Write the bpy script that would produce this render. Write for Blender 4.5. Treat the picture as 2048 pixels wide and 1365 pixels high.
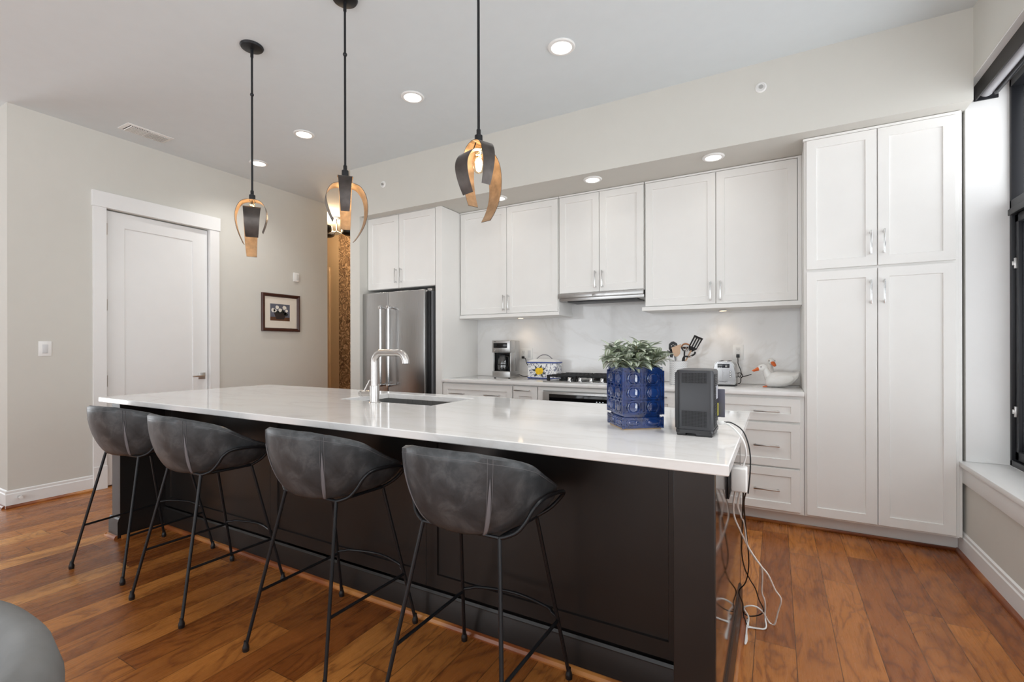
import bpy, bmesh, math, random
from mathutils import Vector, Matrix
PI = math.pi
random.seed(7)
SC = bpy.context.scene
for o in list(bpy.data.objects): bpy.data.objects.remove(o)
COL = SC.collection

# ------------------------------------------------------------------ camera
cam_d = bpy.data.cameras.new('camera'); cam = bpy.data.objects.new('camera', cam_d); COL.objects.link(cam)
cam_d.sensor_width = 36.0; cam_d.lens = 945.9 / 2048 * 36; cam_d.shift_y = 14.0 / 2048; cam_d.clip_start = .02
YAW, ROLL = .5085, -.0021
fw = Vector((-math.sin(YAW), math.cos(YAW), 0)); rt = Vector((math.cos(YAW), math.sin(YAW), 0)); up = Vector((0, 0, 1))
r2 = rt * math.cos(ROLL) + up * math.sin(ROLL); u2 = up * math.cos(ROLL) - rt * math.sin(ROLL)
M = Matrix((r2, u2, -fw)).transposed().to_4x4(); M.translation = Vector((0, 0, 1.225))
cam.matrix_world = M
SC.camera = cam

# ------------------------------------------------------------------ world and daylight
W = bpy.data.worlds.new('world'); SC.world = W; W.use_nodes = True
wn = W.node_tree; wn.nodes.clear()
wo = wn.nodes.new('ShaderNodeOutputWorld'); wb = wn.nodes.new('ShaderNodeBackground')
wb.inputs['Color'].default_value = (.93, .965, 1.0, 1)
# overcast sky, strength added to both sides and below to lift walls and ceiling
wc = wn.nodes.new('ShaderNodeTexCoord'); ws = wn.nodes.new('ShaderNodeSeparateXYZ'); wn.links.new(wc.outputs['Generated'], ws.inputs[0])
def wmath(op, a, b=None):
    nd = wn.nodes.new('ShaderNodeMath'); nd.operation = op
    for i, x in enumerate((a, b)):
        if x is None: continue
        if isinstance(x, (int, float)): nd.inputs[i].default_value = x
        else: wn.links.new(x, nd.inputs[i])
    return nd.outputs[0]
SKY, RIGHTSIDE, LEFTSIDE, LOWBOOST = 2.0, 2.3, 3.4, .45
w_x = wmath('MULTIPLY', wmath('MAXIMUM', ws.outputs[0], 0.0), RIGHTSIDE)
w_low = wmath('ADD', 1.0, wmath('MULTIPLY', wmath('LESS_THAN', ws.outputs[2], 0.0), LOWBOOST))
w_l = wmath('MULTIPLY', wmath('MAXIMUM', wmath('MULTIPLY', ws.outputs[0], -1.0), 0.0), LEFTSIDE)
wn.links.new(wmath('MULTIPLY', wmath('ADD', wmath('ADD', w_x, w_l), SKY), w_low), wb.inputs['Strength'])
wn.links.new(wb.outputs[0], wo.inputs[0])
SC.view_settings.view_transform = 'Standard'; SC.view_settings.look = 'None'
SC.view_settings.gamma = 1.0; SC.view_settings.use_curve_mapping = False
SC.view_settings.exposure = .03

def area_light(name, loc, rot, sx, sy, power=0, color=(1, 1, 1), portal=False):
    d = bpy.data.lights.new(name, 'AREA'); d.shape = 'RECTANGLE'; d.size = sx; d.size_y = sy
    d.energy = power; d.color = color
    if portal: d.cycles.is_portal = True
    o = bpy.data.objects.new(name, d); COL.objects.link(o); o.location = loc; o.rotation_euler = rot
    return o
# daylight enters by the right-hand window and by added unseen windows behind and left
area_light('daylight_portal_side', (1.24, 2.38, 1.62), (0, PI/2, 0), 2.1, 2.6, portal=True)
area_light('daylight_portal_side_rear', (1.24, -1.7, 1.62), (0, PI/2, 0), 2.1, 3.0, portal=True)
area_light('daylight_portal_rear', (-2.4, -4.1, 1.55), (-PI/2, 0, PI), 6.0, 2.7, portal=True)
area_light('daylight_portal_left', (-9.05, .05, 1.55), (0, -PI/2, 0), 2.6, 1.9, portal=True)

# ------------------------------------------------------------------ mesh helpers
def newbm(): return bmesh.new()
def box(bm, x0, x1, y0, y1, z0, z1, bev=0, seg=2, mi=0):
    vs = [bm.verts.new((x, y, z)) for x in (x0, x1) for y in (y0, y1) for z in (z0, z1)]
    fs = [bm.faces.new([vs[i] for i in f]) for f in ((0, 1, 3, 2), (4, 6, 7, 5), (0, 4, 5, 1), (2, 3, 7, 6), (0, 2, 6, 4), (1, 5, 7, 3))]
    for f in fs: f.material_index = mi
    if bev > 0:
        es = list({e for f in fs for e in f.edges})
        r = bmesh.ops.bevel(bm, geom=es, offset=bev, segments=seg, profile=.5, affect='EDGES')
        for f in r['faces']: f.material_index = mi
    return vs
def quad(bm, pts, mi=0):
    f = bm.faces.new([bm.verts.new(p) for p in pts]); f.material_index = mi; return f
def catmull(P, k=6, closed=False):
    P = [Vector(p) for p in P]; n = len(P); out = []
    rng = range(n) if closed else range(n - 1)
    for i in rng:
        p1, p2 = P[i], P[(i + 1) % n]
        p0 = P[i - 1] if (closed or i > 0) else p1 * 2 - p2
        p3 = P[(i + 2) % n] if (closed or i + 2 < n) else p2 * 2 - p1
        for j in range(k):
            t = j / k
            out.append(.5 * ((2 * p1) + (p2 - p0) * t + (2 * p0 - 5 * p1 + 4 * p2 - p3) * t * t + (3 * p1 - p0 - 3 * p2 + p3) * t ** 3))
    if not closed: out.append(P[-1])
    return out
def tube(bm, P, r, n=8, closed=False, mi=0, flat=1.0):
    P = [Vector(p) for p in P]; m = len(P); rings = []; N = None
    for i in range(m):
        a = P[i - 1] if (i > 0 or closed) else P[i]; b = P[(i + 1) % m] if (i < m - 1 or closed) else P[i]
        t = (b - a).normalized()
        if N is None:
            N = t.cross(Vector((0, 0, 1)))
            if N.length < .05: N = t.cross(Vector((1, 0, 0)))
            N.normalize()
        else:
            N = (N - t * N.dot(t)); N.normalize()
        B = t.cross(N); rr = r[i] if isinstance(r, (list, tuple)) else r
        rings.append([bm.verts.new(P[i] + (N * math.cos(2 * PI * k / n) + B * math.sin(2 * PI * k / n) * flat) * rr) for k in range(n)])
    for i in range(m if closed else m - 1):
        A, Bq = rings[i], rings[(i + 1) % m]
        for k in range(n):
            f = bm.faces.new((A[k], A[(k + 1) % n], Bq[(k + 1) % n], Bq[k])); f.material_index = mi
    if not closed:
        for R_ in (list(reversed(rings[0])), rings[-1]):
            f = bm.faces.new(R_); f.material_index = mi
def lathe(bm, prof, n=24, c=(0, 0, 0), mi=0, cap0=True, cap1=True):
    rings = []
    for r, z in prof:
        rings.append([bm.verts.new((c[0] + r * math.cos(2 * PI * k / n), c[1] + r * math.sin(2 * PI * k / n), c[2] + z)) for k in range(n)])
    for A, B in zip(rings, rings[1:]):
        for k in range(n):
            f = bm.faces.new((A[k], A[(k + 1) % n], B[(k + 1) % n], B[k])); f.material_index = mi
    if cap0: bm.faces.new(list(reversed(rings[0]))).material_index = mi
    if cap1: bm.faces.new(rings[-1]).material_index = mi
def prism(bm, poly, h, frame, mi=0):
    """poly in 2D, frame(u,v,w) -> 3D; thickness h along w"""
    A = [bm.verts.new(frame(u, v, 0)) for u, v in poly]; B = [bm.verts.new(frame(u, v, h)) for u, v in poly]
    n = len(poly)
    bm.faces.new(list(reversed(A))).material_index = mi; bm.faces.new(B).material_index = mi
    for k in range(n):
        bm.faces.new((A[k], A[(k + 1) % n], B[(k + 1) % n], B[k])).material_index = mi

WM = {}
def obj(name, bm, mats, parent=None, world=True, smooth=35, recalc=True):
    if recalc: bmesh.ops.recalc_face_normals(bm, faces=bm.faces)
    me = bpy.data.meshes.new(name)
    Wm = WM.get(parent.name, Matrix()) if parent else Matrix()
    if world and parent: bm.transform(Wm.inverted())
    bm.to_mesh(me); bm.free()
    for m in (mats if isinstance(mats, (list, tuple)) else [mats]): me.materials.append(m)
    if smooth:
        for p in me.polygons: p.use_smooth = True
        me.set_sharp_from_angle(angle=math.radians(smooth))
    o = bpy.data.objects.new(name, me); COL.objects.link(o)
    if parent: o.parent = parent
    WM[o.name] = Wm
    return o
def thing(name, label, cat, loc=(0, 0, 0), rotz=0, group=None):
    o = bpy.data.objects.new(name, None); COL.objects.link(o)
    o.empty_display_size = .05
    o.location = loc; o.rotation_euler = (0, 0, rotz); o['label'] = label; o['category'] = cat
    if group: o['group'] = group
    WM[o.name] = Matrix.Translation(Vector(loc)) @ Matrix.Rotation(rotz, 4, 'Z')
    return o
def tag(o, label, cat, group=None):
    o['label'] = label; o['category'] = cat
    if group: o['group'] = group
    return o
STRUCT_LABELS = {}
def struct(name, bm, m, label, cat, parent=None, smooth=35):
    o = obj(name, bm, m, parent, smooth=smooth); o['kind'] = 'structure'
    if parent is None: o['label'] = label; o['category'] = cat
    return o
def sthing(name, label, cat, loc=(0, 0, 0)):
    o = thing(name, label, cat, loc); o['kind'] = 'structure'; return o
def dup(root, loc, rotz, label):
    r = root.copy(); COL.objects.link(r); r.location = loc; r.rotation_euler = (0, 0, rotz); r['label'] = label
    WM[r.name] = Matrix.Translation(Vector(loc)) @ Matrix.Rotation(rotz, 4, 'Z')
    for ch in list(root.children):
        c = ch.copy(); COL.objects.link(c); c.parent = r; WM[c.name] = WM[r.name]
        for g in list(ch.children):
            d = g.copy(); COL.objects.link(d); d.parent = c
    return r

# ------------------------------------------------------------------ materials
def srgb(r, g, b):
    f = lambda c: (c / 255 / 12.92) if c / 255 <= .04045 else ((c / 255 + .055) / 1.055) ** 2.4
    return (f(r), f(g), f(b), 1)
class NT:
    def __init__(s, name):
        s.m = bpy.data.materials.new(name); s.m.use_nodes = True; s.t = s.m.node_tree
        s.b = s.t.nodes['Principled BSDF']; s.out = s.t.nodes['Material Output']
    def n(s, typ, **kw):
        nd = s.t.nodes.new(typ)
        for k, v in kw.items():
            if k in ('ins',):
                for a, c in v.items(): nd.inputs[a].default_value = c
            else: setattr(nd, k, v)
        return nd
    def l(s, a, b): s.t.links.new(a, b)
    def math(s, op, a, b=None, c=None):
        nd = s.t.nodes.new('ShaderNodeMath'); nd.operation = op
        for i, x in enumerate((a, b, c)):
            if x is None: continue
            if isinstance(x, (int, float)): nd.inputs[i].default_value = x
            else: s.l(x, nd.inputs[i])
        return nd.outputs[0]
    def ramp(s, fac, stops, interp='LINEAR'):
        nd = s.t.nodes.new('ShaderNodeValToRGB'); cr = nd.color_ramp; cr.interpolation = interp
        while len(cr.elements) < len(stops): cr.elements.new(.5)
        for e, (p, c) in zip(cr.elements, stops): e.position = p; e.color = c
        s.l(fac, nd.inputs[0]); return nd.outputs[0]
    def mix(s, fac, a, b, mode='MIX'):
        nd = s.t.nodes.new('ShaderNodeMix'); nd.data_type = 'RGBA'; nd.blend_type = mode
        if isinstance(fac, (int, float)): nd.inputs[0].default_value = fac
        else: s.l(fac, nd.inputs[0])
        for i, x in ((6, a), (7, b)):
            if isinstance(x, tuple): nd.inputs[i].default_value = x
            else: s.l(x, nd.inputs[i])
        return nd.outputs[2]
    def coord(s, which='Object'):
        return s.n('ShaderNodeTexCoord').outputs[which]
    def noise(s, vec, scale, detail=3, rough=.55, dist=0, dim='3D'):
        nd = s.n('ShaderNodeTexNoise', ins={'Scale': scale, 'Detail': detail, 'Roughness': rough, 'Distortion': dist})
        s.l(vec, nd.inputs['Vector']); return nd.outputs['Fac']
    def bump(s, h, strength=.2, dist=.002):
        nd = s.n('ShaderNodeBump', ins={'Strength': strength, 'Distance': dist}); s.l(h, nd.inputs['Height'])
        s.l(nd.outputs[0], s.b.inputs['Normal'])
    def set(s, **kw):
        for k, v in kw.items(): s.b.inputs[k.replace('_', ' ')].default_value = v
        return s
def simple(name, col, rough=.5, metal=0, var=.03, scale=8, bump=0, bscale=200, **kw):
    t = NT(name); t.set(Roughness=rough, Metallic=metal, **kw)
    n = t.noise(t.coord(), scale, 3)
    lo = tuple(max(0, c * (1 - var)) for c in col[:3]) + (1,); hi = tuple(min(1, c * (1 + var)) for c in col[:3]) + (1,)
    t.l(t.ramp(n, [(.3, lo), (.7, hi)]), t.b.inputs['Base Color'])
    if bump: t.bump(t.noise(t.coord(), bscale, 2), bump, .001)
    return t.m
m_wall = simple('wall_paint', srgb(213, 211, 204), .85, bump=.04, var=.01)
m_ceil = simple('ceiling_paint', srgb(226, 233, 236), .9, bump=.04, var=.01)
m_trim = simple('trim_paint', srgb(238, 238, 237), .45, var=.008)
m_cab = simple('cabinet_paint', srgb(240, 239, 236), .38, var=.008)
m_espresso = simple('espresso_stain', srgb(33, 30, 29), .30, var=.12, scale=5)
m_chrome = simple('polished_chrome', (.72, .72, .72, 1), .18, 1, var=.02)
m_nickel = simple('brushed_nickel', (.62, .60, .58, 1), .28, 1, var=.03)
m_black = simple('black_metal', srgb(30, 31, 34), .38, .3, var=.1)
m_blackp = simple('black_plastic', srgb(22, 22, 24), .4, var=.1)
m_frame = simple('window_frame_black', srgb(36, 37, 41), .35, .2, var=.06)
m_white = simple('white_plastic', srgb(242, 242, 240), .4, var=.01)
m_bronze = simple('dark_bronze', srgb(84, 78, 75), .40, .75, var=.3, scale=14)
m_gold = simple('gold_leaf_inside', srgb(142, 118, 92), .5, .3, var=.3, scale=25)
m_dark = simple('dark_recess', srgb(16, 16, 17), .7, var=.1)

def mk_steel():
    t = NT('brushed_steel'); t.set(Metallic=1.0, Roughness=.30)
    mp = t.n('ShaderNodeMapping', ins={'Scale': (420, 420, 4)}); t.l(t.coord(), mp.inputs[0])
    n = t.noise(mp.outputs[0], 1, 3)
    t.l(t.ramp(n, [(.3, (.46, .457, .452, 1)), (.7, (.50, .497, .492, 1))]), t.b.inputs['Base Color'])
    t.l(t.ramp(n, [(.3, (.27,) * 3 + (1,)), (.7, (.31,) * 3 + (1,))]), t.b.inputs['Roughness'])
    return t.m
m_steel = mk_steel()
def mk_quartz():
    t = NT('white_quartz'); t.set(Roughness=.07)
    t.b.inputs['IOR'].default_value = 1.5
    c = t.coord()
    mp = t.n('ShaderNodeMapping', ins={'Scale': (.7, 1.9, 1.2), 'Rotation': (0, .3, .35)}); t.l(c, mp.inputs[0])
    big = t.noise(mp.outputs[0], 1.1, 5, .55, 1.6)
    vein = t.math('ABSOLUTE', t.math('SUBTRACT', t.noise(mp.outputs[0], 1.5, 6, .6, 1.2), .5))
    vm = t.ramp(vein, [(0, (1, 1, 1, 1)), (.035, (0, 0, 0, 1))])
    base = t.ramp(big, [(.25, srgb(234, 232, 229)), (.5, srgb(241, 240, 239)), (.8, srgb(245, 245, 244))])
    col = t.mix(t.math('MULTIPLY', vm, .16), base, srgb(200, 193, 184))
    t.l(col, t.b.inputs['Base Color']); return t.m
m_quartz = mk_quartz()
def mk_floor():
    t = NT('walnut_planks'); c = t.coord(); t.b.inputs['Specular IOR Level'].default_value = .38
    sp = t.n('ShaderNodeSeparateXYZ'); t.l(c, sp.inputs[0]); X, Y = sp.outputs[0], sp.outputs[1]
    PWID, PLEN, SEED = .147, 1.35, 31.0
    u = t.math('DIVIDE', t.math('SUBTRACT', X, .2165), PWID); row = t.math('ADD', t.math('FLOOR', u), SEED); fu = t.math('FRACT', u)
    wr = t.n('ShaderNodeTexWhiteNoise', noise_dimensions='1D'); t.l(row, wr.inputs['W'])
    v = t.math('ADD', t.math('DIVIDE', Y, PLEN), t.math('MULTIPLY', wr.outputs['Value'], 7.0)); seg = t.math('FLOOR', v); fv = t.math('FRACT', v)
    cid = t.n('ShaderNodeCombineXYZ'); t.l(row, cid.inputs[0]); t.l(seg, cid.inputs[1])
    wn_ = t.n('ShaderNodeTexWhiteNoise', noise_dimensions='3D'); t.l(cid.outputs[0], wn_.inputs['Vector'])
    rnd = wn_.outputs['Value']
    # grain: stretched, distorted, shifted per plank
    off = t.n('ShaderNodeVectorMath', operation='SCALE', ins={'Scale': 13.7}); t.l(wn_.outputs['Color'], off.inputs[0])
    add = t.n('ShaderNodeVectorMath', operation='ADD'); t.l(c, add.inputs[0]); t.l(off.outputs[0], add.inputs[1])
    mp = t.n('ShaderNodeMapping', ins={'Scale': (7.0, 2.0, 1)}); t.l(add.outputs[0], mp.inputs[0])
    warp = t.noise(mp.outputs[0], .9, 3, .5, 1.2)
    fig = t.math('FRACT', t.math('MULTIPLY', warp, 5.5))
    figm = t.math('ABSOLUTE', t.math('SUBTRACT', fig, .5))
    mp2 = t.n('ShaderNodeMapping', ins={'Scale': (60, 3.5, 1)}); t.l(add.outputs[0], mp2.inputs[0])
    fine = t.noise(mp2.outputs[0], 1.5, 4, .6, .3)
    base = t.ramp(rnd, [(0, srgb(144, 82, 36)), (.3, srgb(168, 102, 47)), (.6, srgb(184, 116, 55)), (.9, srgb(196, 127, 62)), (.95, srgb(232, 166, 92))])
    dark = t.mix(1.0, base, (.36, .27, .25, 1), 'MULTIPLY')
    g1 = t.ramp(figm, [(.0, (1, 1, 1, 1)), (.07, (.6,) * 3 + (1,)), (.18, (.2,) * 3 + (1,)), (.4, (0, 0, 0, 1))])
    big = t.noise(mp.outputs[0], .55, 2, .5, .6)
    blot = t.ramp(big, [(.45, (0, 0, 0, 1)), (.68, (1, 1, 1, 1))])
    col = t.mix(t.math('MULTIPLY', g1, .7), base, dark)
    col = t.mix(t.math('MULTIPLY', blot, .5), col, dark)
    col = t.mix(t.ramp(fine, [(.35, (.22,) * 3 + (1,)), (.6, (0, 0, 0, 1))]), col, t.mix(1.0, col, (.72, .64, .58, 1), 'MULTIPLY'))
    ex = t.math('MULTIPLY', t.math('MINIMUM', fu, t.math('SUBTRACT', 1.0, fu)), PWID)
    ey = t.math('MULTIPLY', t.math('MINIMUM', fv, t.math('SUBTRACT', 1.0, fv)), PLEN)
    gap = t.math('LESS_THAN', t.math('MINIMUM', ex, ey), .0013)
    col = t.mix(t.math('MULTIPLY', gap, .8), col, srgb(40, 22, 12))
    t.l(col, t.b.inputs['Base Color'])
    t.l(t.ramp(fine, [(.3, (.22,) * 3 + (1,)), (.7, (.34,) * 3 + (1,))]), t.b.inputs['Roughness'])
    h = t.math('ADD', t.math('MULTIPLY', fine, .35), t.math('MULTIPLY', t.math('SUBTRACT', 1.0, gap), 1.0))
    t.bump(h, .12, .002)
    return t.m
m_floor = mk_floor()
def mk_shoe():
    t = NT('shoe_molding_wood'); t.set(Roughness=.3)
    mp = t.n('ShaderNodeMapping', ins={'Scale': (.9, .9, 2)}); t.l(t.coord(), mp.inputs[0])
    n = t.noise(mp.outputs[0], 2.2, 3)
    t.l(t.ramp(n, [(.3, srgb(104, 52, 26)), (.5, srgb(142, 78, 40)), (.62, srgb(192, 128, 66))]), t.b.inputs['Base Color'])
    return t.m
m_shoe = mk_shoe()
def mk_leather():
    t = NT('charcoal_leather'); c = t.coord()
    a = t.noise(c, 14, 4, .6, .4); b = t.noise(c, 60, 3)
    col = t.ramp(a, [(.3, srgb(46, 49, 52)), (.5, srgb(64, 67, 70)), (.72, srgb(96, 98, 100))])
    t.l(t.mix(t.math('MULTIPLY', b, .3), col, srgb(60, 58, 57)), t.b.inputs['Base Color'])
    t.set(Roughness=.40); t.bump(t.noise(c, 320, 2), .12, .001); return t.m
m_leather = mk_leather()
m_piping = simple('grey_seam_piping', srgb(120, 118, 122), .6)
def mk_glass(name, tint=(1, 1, 1, 1), rough=0.0, alpha=.12):
    t = NT(name)
    tr = t.n('ShaderNodeBsdfTransparent'); tr.inputs[0].default_value = tint
    gl = t.n('ShaderNodeBsdfGlossy', ins={'Roughness': rough}); mx = t.n('ShaderNodeMixShader')
    fr = t.n('ShaderNodeFresnel'); ge = t.n('ShaderNodeNewGeometry')
    t.l(t.math('SUBTRACT', 1.45, t.math('MULTIPLY', ge.outputs['Backfacing'], 1.45 - 1 / 1.45)), fr.inputs['IOR'])
    f = t.math('ADD', fr.outputs[0], alpha - .04)
    t.l(f, mx.inputs[0]); t.l(tr.outputs[0], mx.inputs[1]); t.l(gl.outputs[0], mx.inputs[2]); t.l(mx.outputs[0], t.out.inputs[0]); return t.m
m_glass = mk_glass('window_glass')
m_bulbglass = mk_glass('clear_bulb_glass', (1, .93, .8, 1), 0, .10)
m_carafe = mk_glass('smoked_carafe_glass', (.55, .56, .58, 1), .02, .16)
def mk_screen():
    t = NT('insect_screen_mesh')
    tr = t.n('ShaderNodeBsdfTransparent'); tr.inputs[0].default_value = (1, 1, 1, 1)
    df = t.n('ShaderNodeBsdfDiffuse'); df.inputs[0].default_value = srgb(52, 53, 58); mx = t.n('ShaderNodeMixShader')
    w = t.n('ShaderNodeTexChecker', ins={'Scale': 900.0}); t.l(t.coord(), w.inputs['Vector'])
    t.l(t.math('ADD', t.math('MULTIPLY', w.outputs['Fac'], .10), .28), mx.inputs[0])
    t.l(tr.outputs[0], mx.inputs[1]); t.l(df.outputs[0], mx.inputs[2]); t.l(mx.outputs[0], t.out.inputs[0]); return t.m
m_screen = mk_screen()
def emit(name, col, strength):
    t = NT(name); e = t.n('ShaderNodeEmission', ins={'Color': col, 'Strength': strength}); t.l(e.outputs[0], t.out.inputs[0]); return t.m
m_led = emit('led_lens', (1, .93, .82, 1), 7.0)
m_fil = emit('bulb_filament', (1, .66, .30, 1), 40.0)
m_disp = emit('display_digits', (.85, .9, 1, 1), .7)

# ------------------------------------------------------------------ room shell
XL, XR, ZC, YB = -5.156, .968, 3.1236, 4.315       # left wall, right wall, ceiling, back wall
YS, ZS = 3.562, 2.607                               # soffit face and underside
XSL, XSR = -3.955, -3.815                           # wall stub beside the fridge
YW0, YW1, ZW0, ZW1 = 1.05, 3.705, .556, 2.735       # right window opening
bm = newbm(); box(bm, -9, 1.3, -4.3, 5.7, -.1, 0); struct('floor', bm, m_floor, 'reddish brown walnut plank floor with random length boards', 'floor', smooth=0)
bm = newbm(); box(bm, -9, 1.3, -4.3, 5.7, ZC, ZC + .1); struct('ceiling', bm, m_ceil, 'flat off-white ceiling over the whole kitchen', 'ceiling', smooth=0)
# left wall with the door opening
YD0, YD1, ZD = 1.905, 2.765, 2.452
bm = newbm()
box(bm, XL - .14, XL, 1.286, YD0 - .012, 0, ZC); box(bm, XL - .14, XL, YD1 + .012, 4.26, 0, ZC); box(bm, XL - .14, XL, YD0 - .012, YD1 + .012, ZD + .012, ZC)
box(bm, -9, XL - .14, 1.286, 1.42, 0, ZC)
struct('wall_left', bm, m_wall, 'warm grey wall holding the tall white door and small picture', 'wall', smooth=0)
bm = newbm(); box(bm, XSL, XR, YB, YB + .1, 0, ZC); struct('wall_back', bm, m_wall, 'wall behind the white cabinets', 'wall', smooth=0)
bm = newbm(); box(bm, XSL, XSR, YS, YB, 0, ZC); struct('wall_stub', bm, m_wall, 'narrow wall end between the hallway and the fridge', 'wall', smooth=0)
bm = newbm(); box(bm, XSR, XR, YS, YB, ZS, ZC); struct('wall_soffit', bm, m_wall, 'warm grey soffit boxed out above the cabinets', 'soffit', smooth=0)
# right wall: two openings
bm = newbm()
xa, xb = XR, XR + .30
box(bm, xa, xb, YW1, 4.5, 0, ZC); box(bm, xa, xb, YW0, YW1, 0, ZW0 - .03); box(bm, xa, xb, YW0, YW1, ZW1, ZC)
box(bm, xa, xb, -.2, YW0, 0, ZC); box(bm, xa, xb, -3.2, -.2, 0, ZW0); box(bm, xa, xb, -3.2, -.2, ZW1, ZC); box(bm, xa, xb, -4.3, -3.2, 0, ZC)
struct('wall_right', bm, m_wall, 'warm grey wall with the deep black-framed window', 'wall', smooth=0)
bm = newbm()
box(bm, -9, -5.4, -4.2, -4.0, 0, ZC); box(bm, .6, 1.2, -4.2, -4.0, 0, ZC); box(bm, -5.4, .6, -4.2, -4.0, 0, .2); box(bm, -5.4, .6, -4.2, -4.0, 2.9, ZC)
struct('wall_rear', bm, m_wall, 'wall with added wide glazing behind the viewer', 'wall', smooth=0)
bm = newbm(); box(bm, -9.1, -9, 1.0, 5.7, 0, ZC); box(bm, -9.1, -9, -4.2, -.9, 0, ZC); box(bm, -9.1, -9, -.9, 1.0, 0, .25); box(bm, -9.1, -9, -.9, 1.0, 2.85, ZC); struct('wall_far_left', bm, m_wall, 'far wall of the adjoining room', 'wall', smooth=0)
# hallway
bm = newbm(); box(bm, -9, -3.8, 5.5, 5.6, 0, ZC); struct('wall_hall', bm, simple('hall_paint', srgb(214, 190, 156), .85, var=.01), 'tan hallway wall behind the kitchen', 'wall', smooth=0)
bm = newbm(); box(bm, XSL, XSL + .1, YB, 5.6, 0, ZC); struct('wall_hall_side', bm, m_wall, 'hidden side wall of the hallway', 'wall', smooth=0)
def mk_wallpaper():
    t = NT('rose_wallpaper'); t.set(Roughness=.8); c = t.coord()
    mp = t.n('ShaderNodeMapping', ins={'Scale': (1, 1, 1)}); t.l(c, mp.inputs[0])
    wv = t.n('ShaderNodeTexNoise', ins={'Scale': 6.0, 'Detail': 3.0}); t.l(c, wv.inputs['Vector'])
    ad = t.n('ShaderNodeVectorMath', operation='MULTIPLY_ADD'); t.l(wv.outputs['Color'], ad.inputs[0]); ad.inputs[1].default_value = (.22, .22, .22); t.l(c, ad.inputs[2])
    v1 = t.n('ShaderNodeTexVoronoi', feature='DISTANCE_TO_EDGE', ins={'Scale': 10.0}); t.l(ad.outputs[0], v1.inputs['Vector'])
    v2 = t.n('ShaderNodeTexVoronoi', ins={'Scale': 4.5}); t.l(ad.outputs[0], v2.inputs['Vector'])
    rings = t.math('SINE', t.math('MULTIPLY', v2.outputs['Distance'], 34.0))
    col = t.ramp(rings, [(.1, srgb(150, 122, 94)), (.5, srgb(186, 156, 122)), (.9, srgb(208, 180, 146))])
    col = t.mix(t.ramp(v1.outputs['Distance'], [(.01, (.8,) * 3 + (1,)), (.07, (0, 0, 0, 1))]), col, srgb(70, 50, 38))
    t.l(col, t.b.inputs['Base Color']); return t.m
bm = newbm(); box(bm, -6.37, XSL, 5.492, 5.5, 0, ZC); struct('trim_wallpaper', bm, mk_wallpaper(), 'brown rose-patterned wallpaper at the end of the hallway', 'wallpaper', smooth=0)
bm = newbm()
box(bm, -7.6, -6.585, 5.475, 5.5, 2.46, 2.60); box(bm, -6.68, -6.585, 5.475, 5.5, 0, 2.46); box(bm, -7.6, -6.68, 5.488, 5.5, 0, 2.46)
struct('trim_hall_casing', bm, simple('hall_trim', srgb(228, 206, 174), .5), 'door casing at the end of the hallway', 'casing', smooth=0)

# baseboards with brown shoe molding
def baseboard(name, label, segs):
    """segs: list of ((x0,y0),(x1,y1),(nx,ny)) along a wall, n = direction into the room"""
    root = sthing(name, label, 'baseboard')
    b = newbm(); s = newbm()
    for (x0, y0), (x1, y1), (nx, ny) in segs:
        for bmx, prof in ((b, [(0, 0), (.014, 0), (.014, .105), (.009, .112), (.009, .128), (0, .135)]), (s, [(.014, 0), (.034, 0), (.034, .006), (.028, .017), (.019, .022), (.014, .022)])):
            A = [bmx.verts.new((x0 + nx * d, y0 + ny * d, z)) for d, z in prof]; B = [bmx.verts.new((x1 + nx * d, y1 + ny * d, z)) for d, z in prof]
            n = len(prof)
            for k in range(n): bmx.faces.new((A[k], A[(k + 1) % n], B[(k + 1) % n], B[k]))
            bmx.faces.new(A); bmx.faces.new(list(reversed(B)))
    obj('board', b, m_trim, root); obj('shoe_molding', s, m_shoe, root)
    return root
baseboard('baseboard_left', 'white baseboard with brown shoe molding left of the door', [((XL, 1.272), (XL, YD0 - .092), (1, 0)), ((-9, 1.286), (XL, 1.286), (0, -1))])
baseboard('baseboard_left_far', 'white baseboard between the door and the hallway', [((XL, YD1 + .095), (XL, 4.26), (1, 0))])
baseboard('baseboard_right', 'white baseboard under the window on the right wall', [((XR, -4), (XR, 3.78), (-1, 0))])

# door with casing
d = sthing('door_1', 'tall white single-panel door in the left wall', 'door', (XL, (YD0 + YD1) / 2, 0))
bm = newbm()
xd = XL - .022
y0, y1, z0, z1 = YD0, YD1, .012, ZD
def shaker(bm, frame, w, h, st_, depth, th, slope=.004, bev=.0015, top=None, bot=None):
    """raised-frame panel in a local (u,v,w) frame: u 0..w, v 0..h, w = 0 at the front, going back to th"""
    top = st_ if top is None else top; bot = st_ if bot is None else bot
    O = [(0, 0), (w, 0), (w, h), (0, h)]; I = [(st_, bot), (w - st_, bot), (w - st_, h - top), (st_, h - top)]
    s2 = slope; J = [(st_ + s2, bot + s2), (w - st_ - s2, bot + s2), (w - st_ - s2, h - top - s2), (st_ + s2, h - top - s2)]
    e = bev
    Ob = [(e, e), (w - e, e), (w - e, h - e), (e, h - e)]
    rings = [[frame(u, v, th) for u, v in O], [frame(u, v, e) for u, v in O], [frame(u, v, 0) for u, v in Ob], [frame(u, v, 0) for u, v in I], [frame(u, v, depth) for u, v in J]]
    V = [[bm.verts.new(p) for p in r] for r in rings]
    for A, B in zip(V, V[1:]):
        for k in range(4): bm.faces.new((A[k], A[(k + 1) % 4], B[(k + 1) % 4], B[k]))
    bm.faces.new(V[-1]); bm.faces.new(list(reversed(V[0])))
shaker(bm, lambda u, v, w: (xd - w, y0 + u, z0 + v), y1 - y0, z1 - z0, .14, .009, .04, slope=.006, top=.13, bot=.22)
slab = obj('door_slab', bm, m_trim, d, smooth=20)
bm = newbm()
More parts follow.
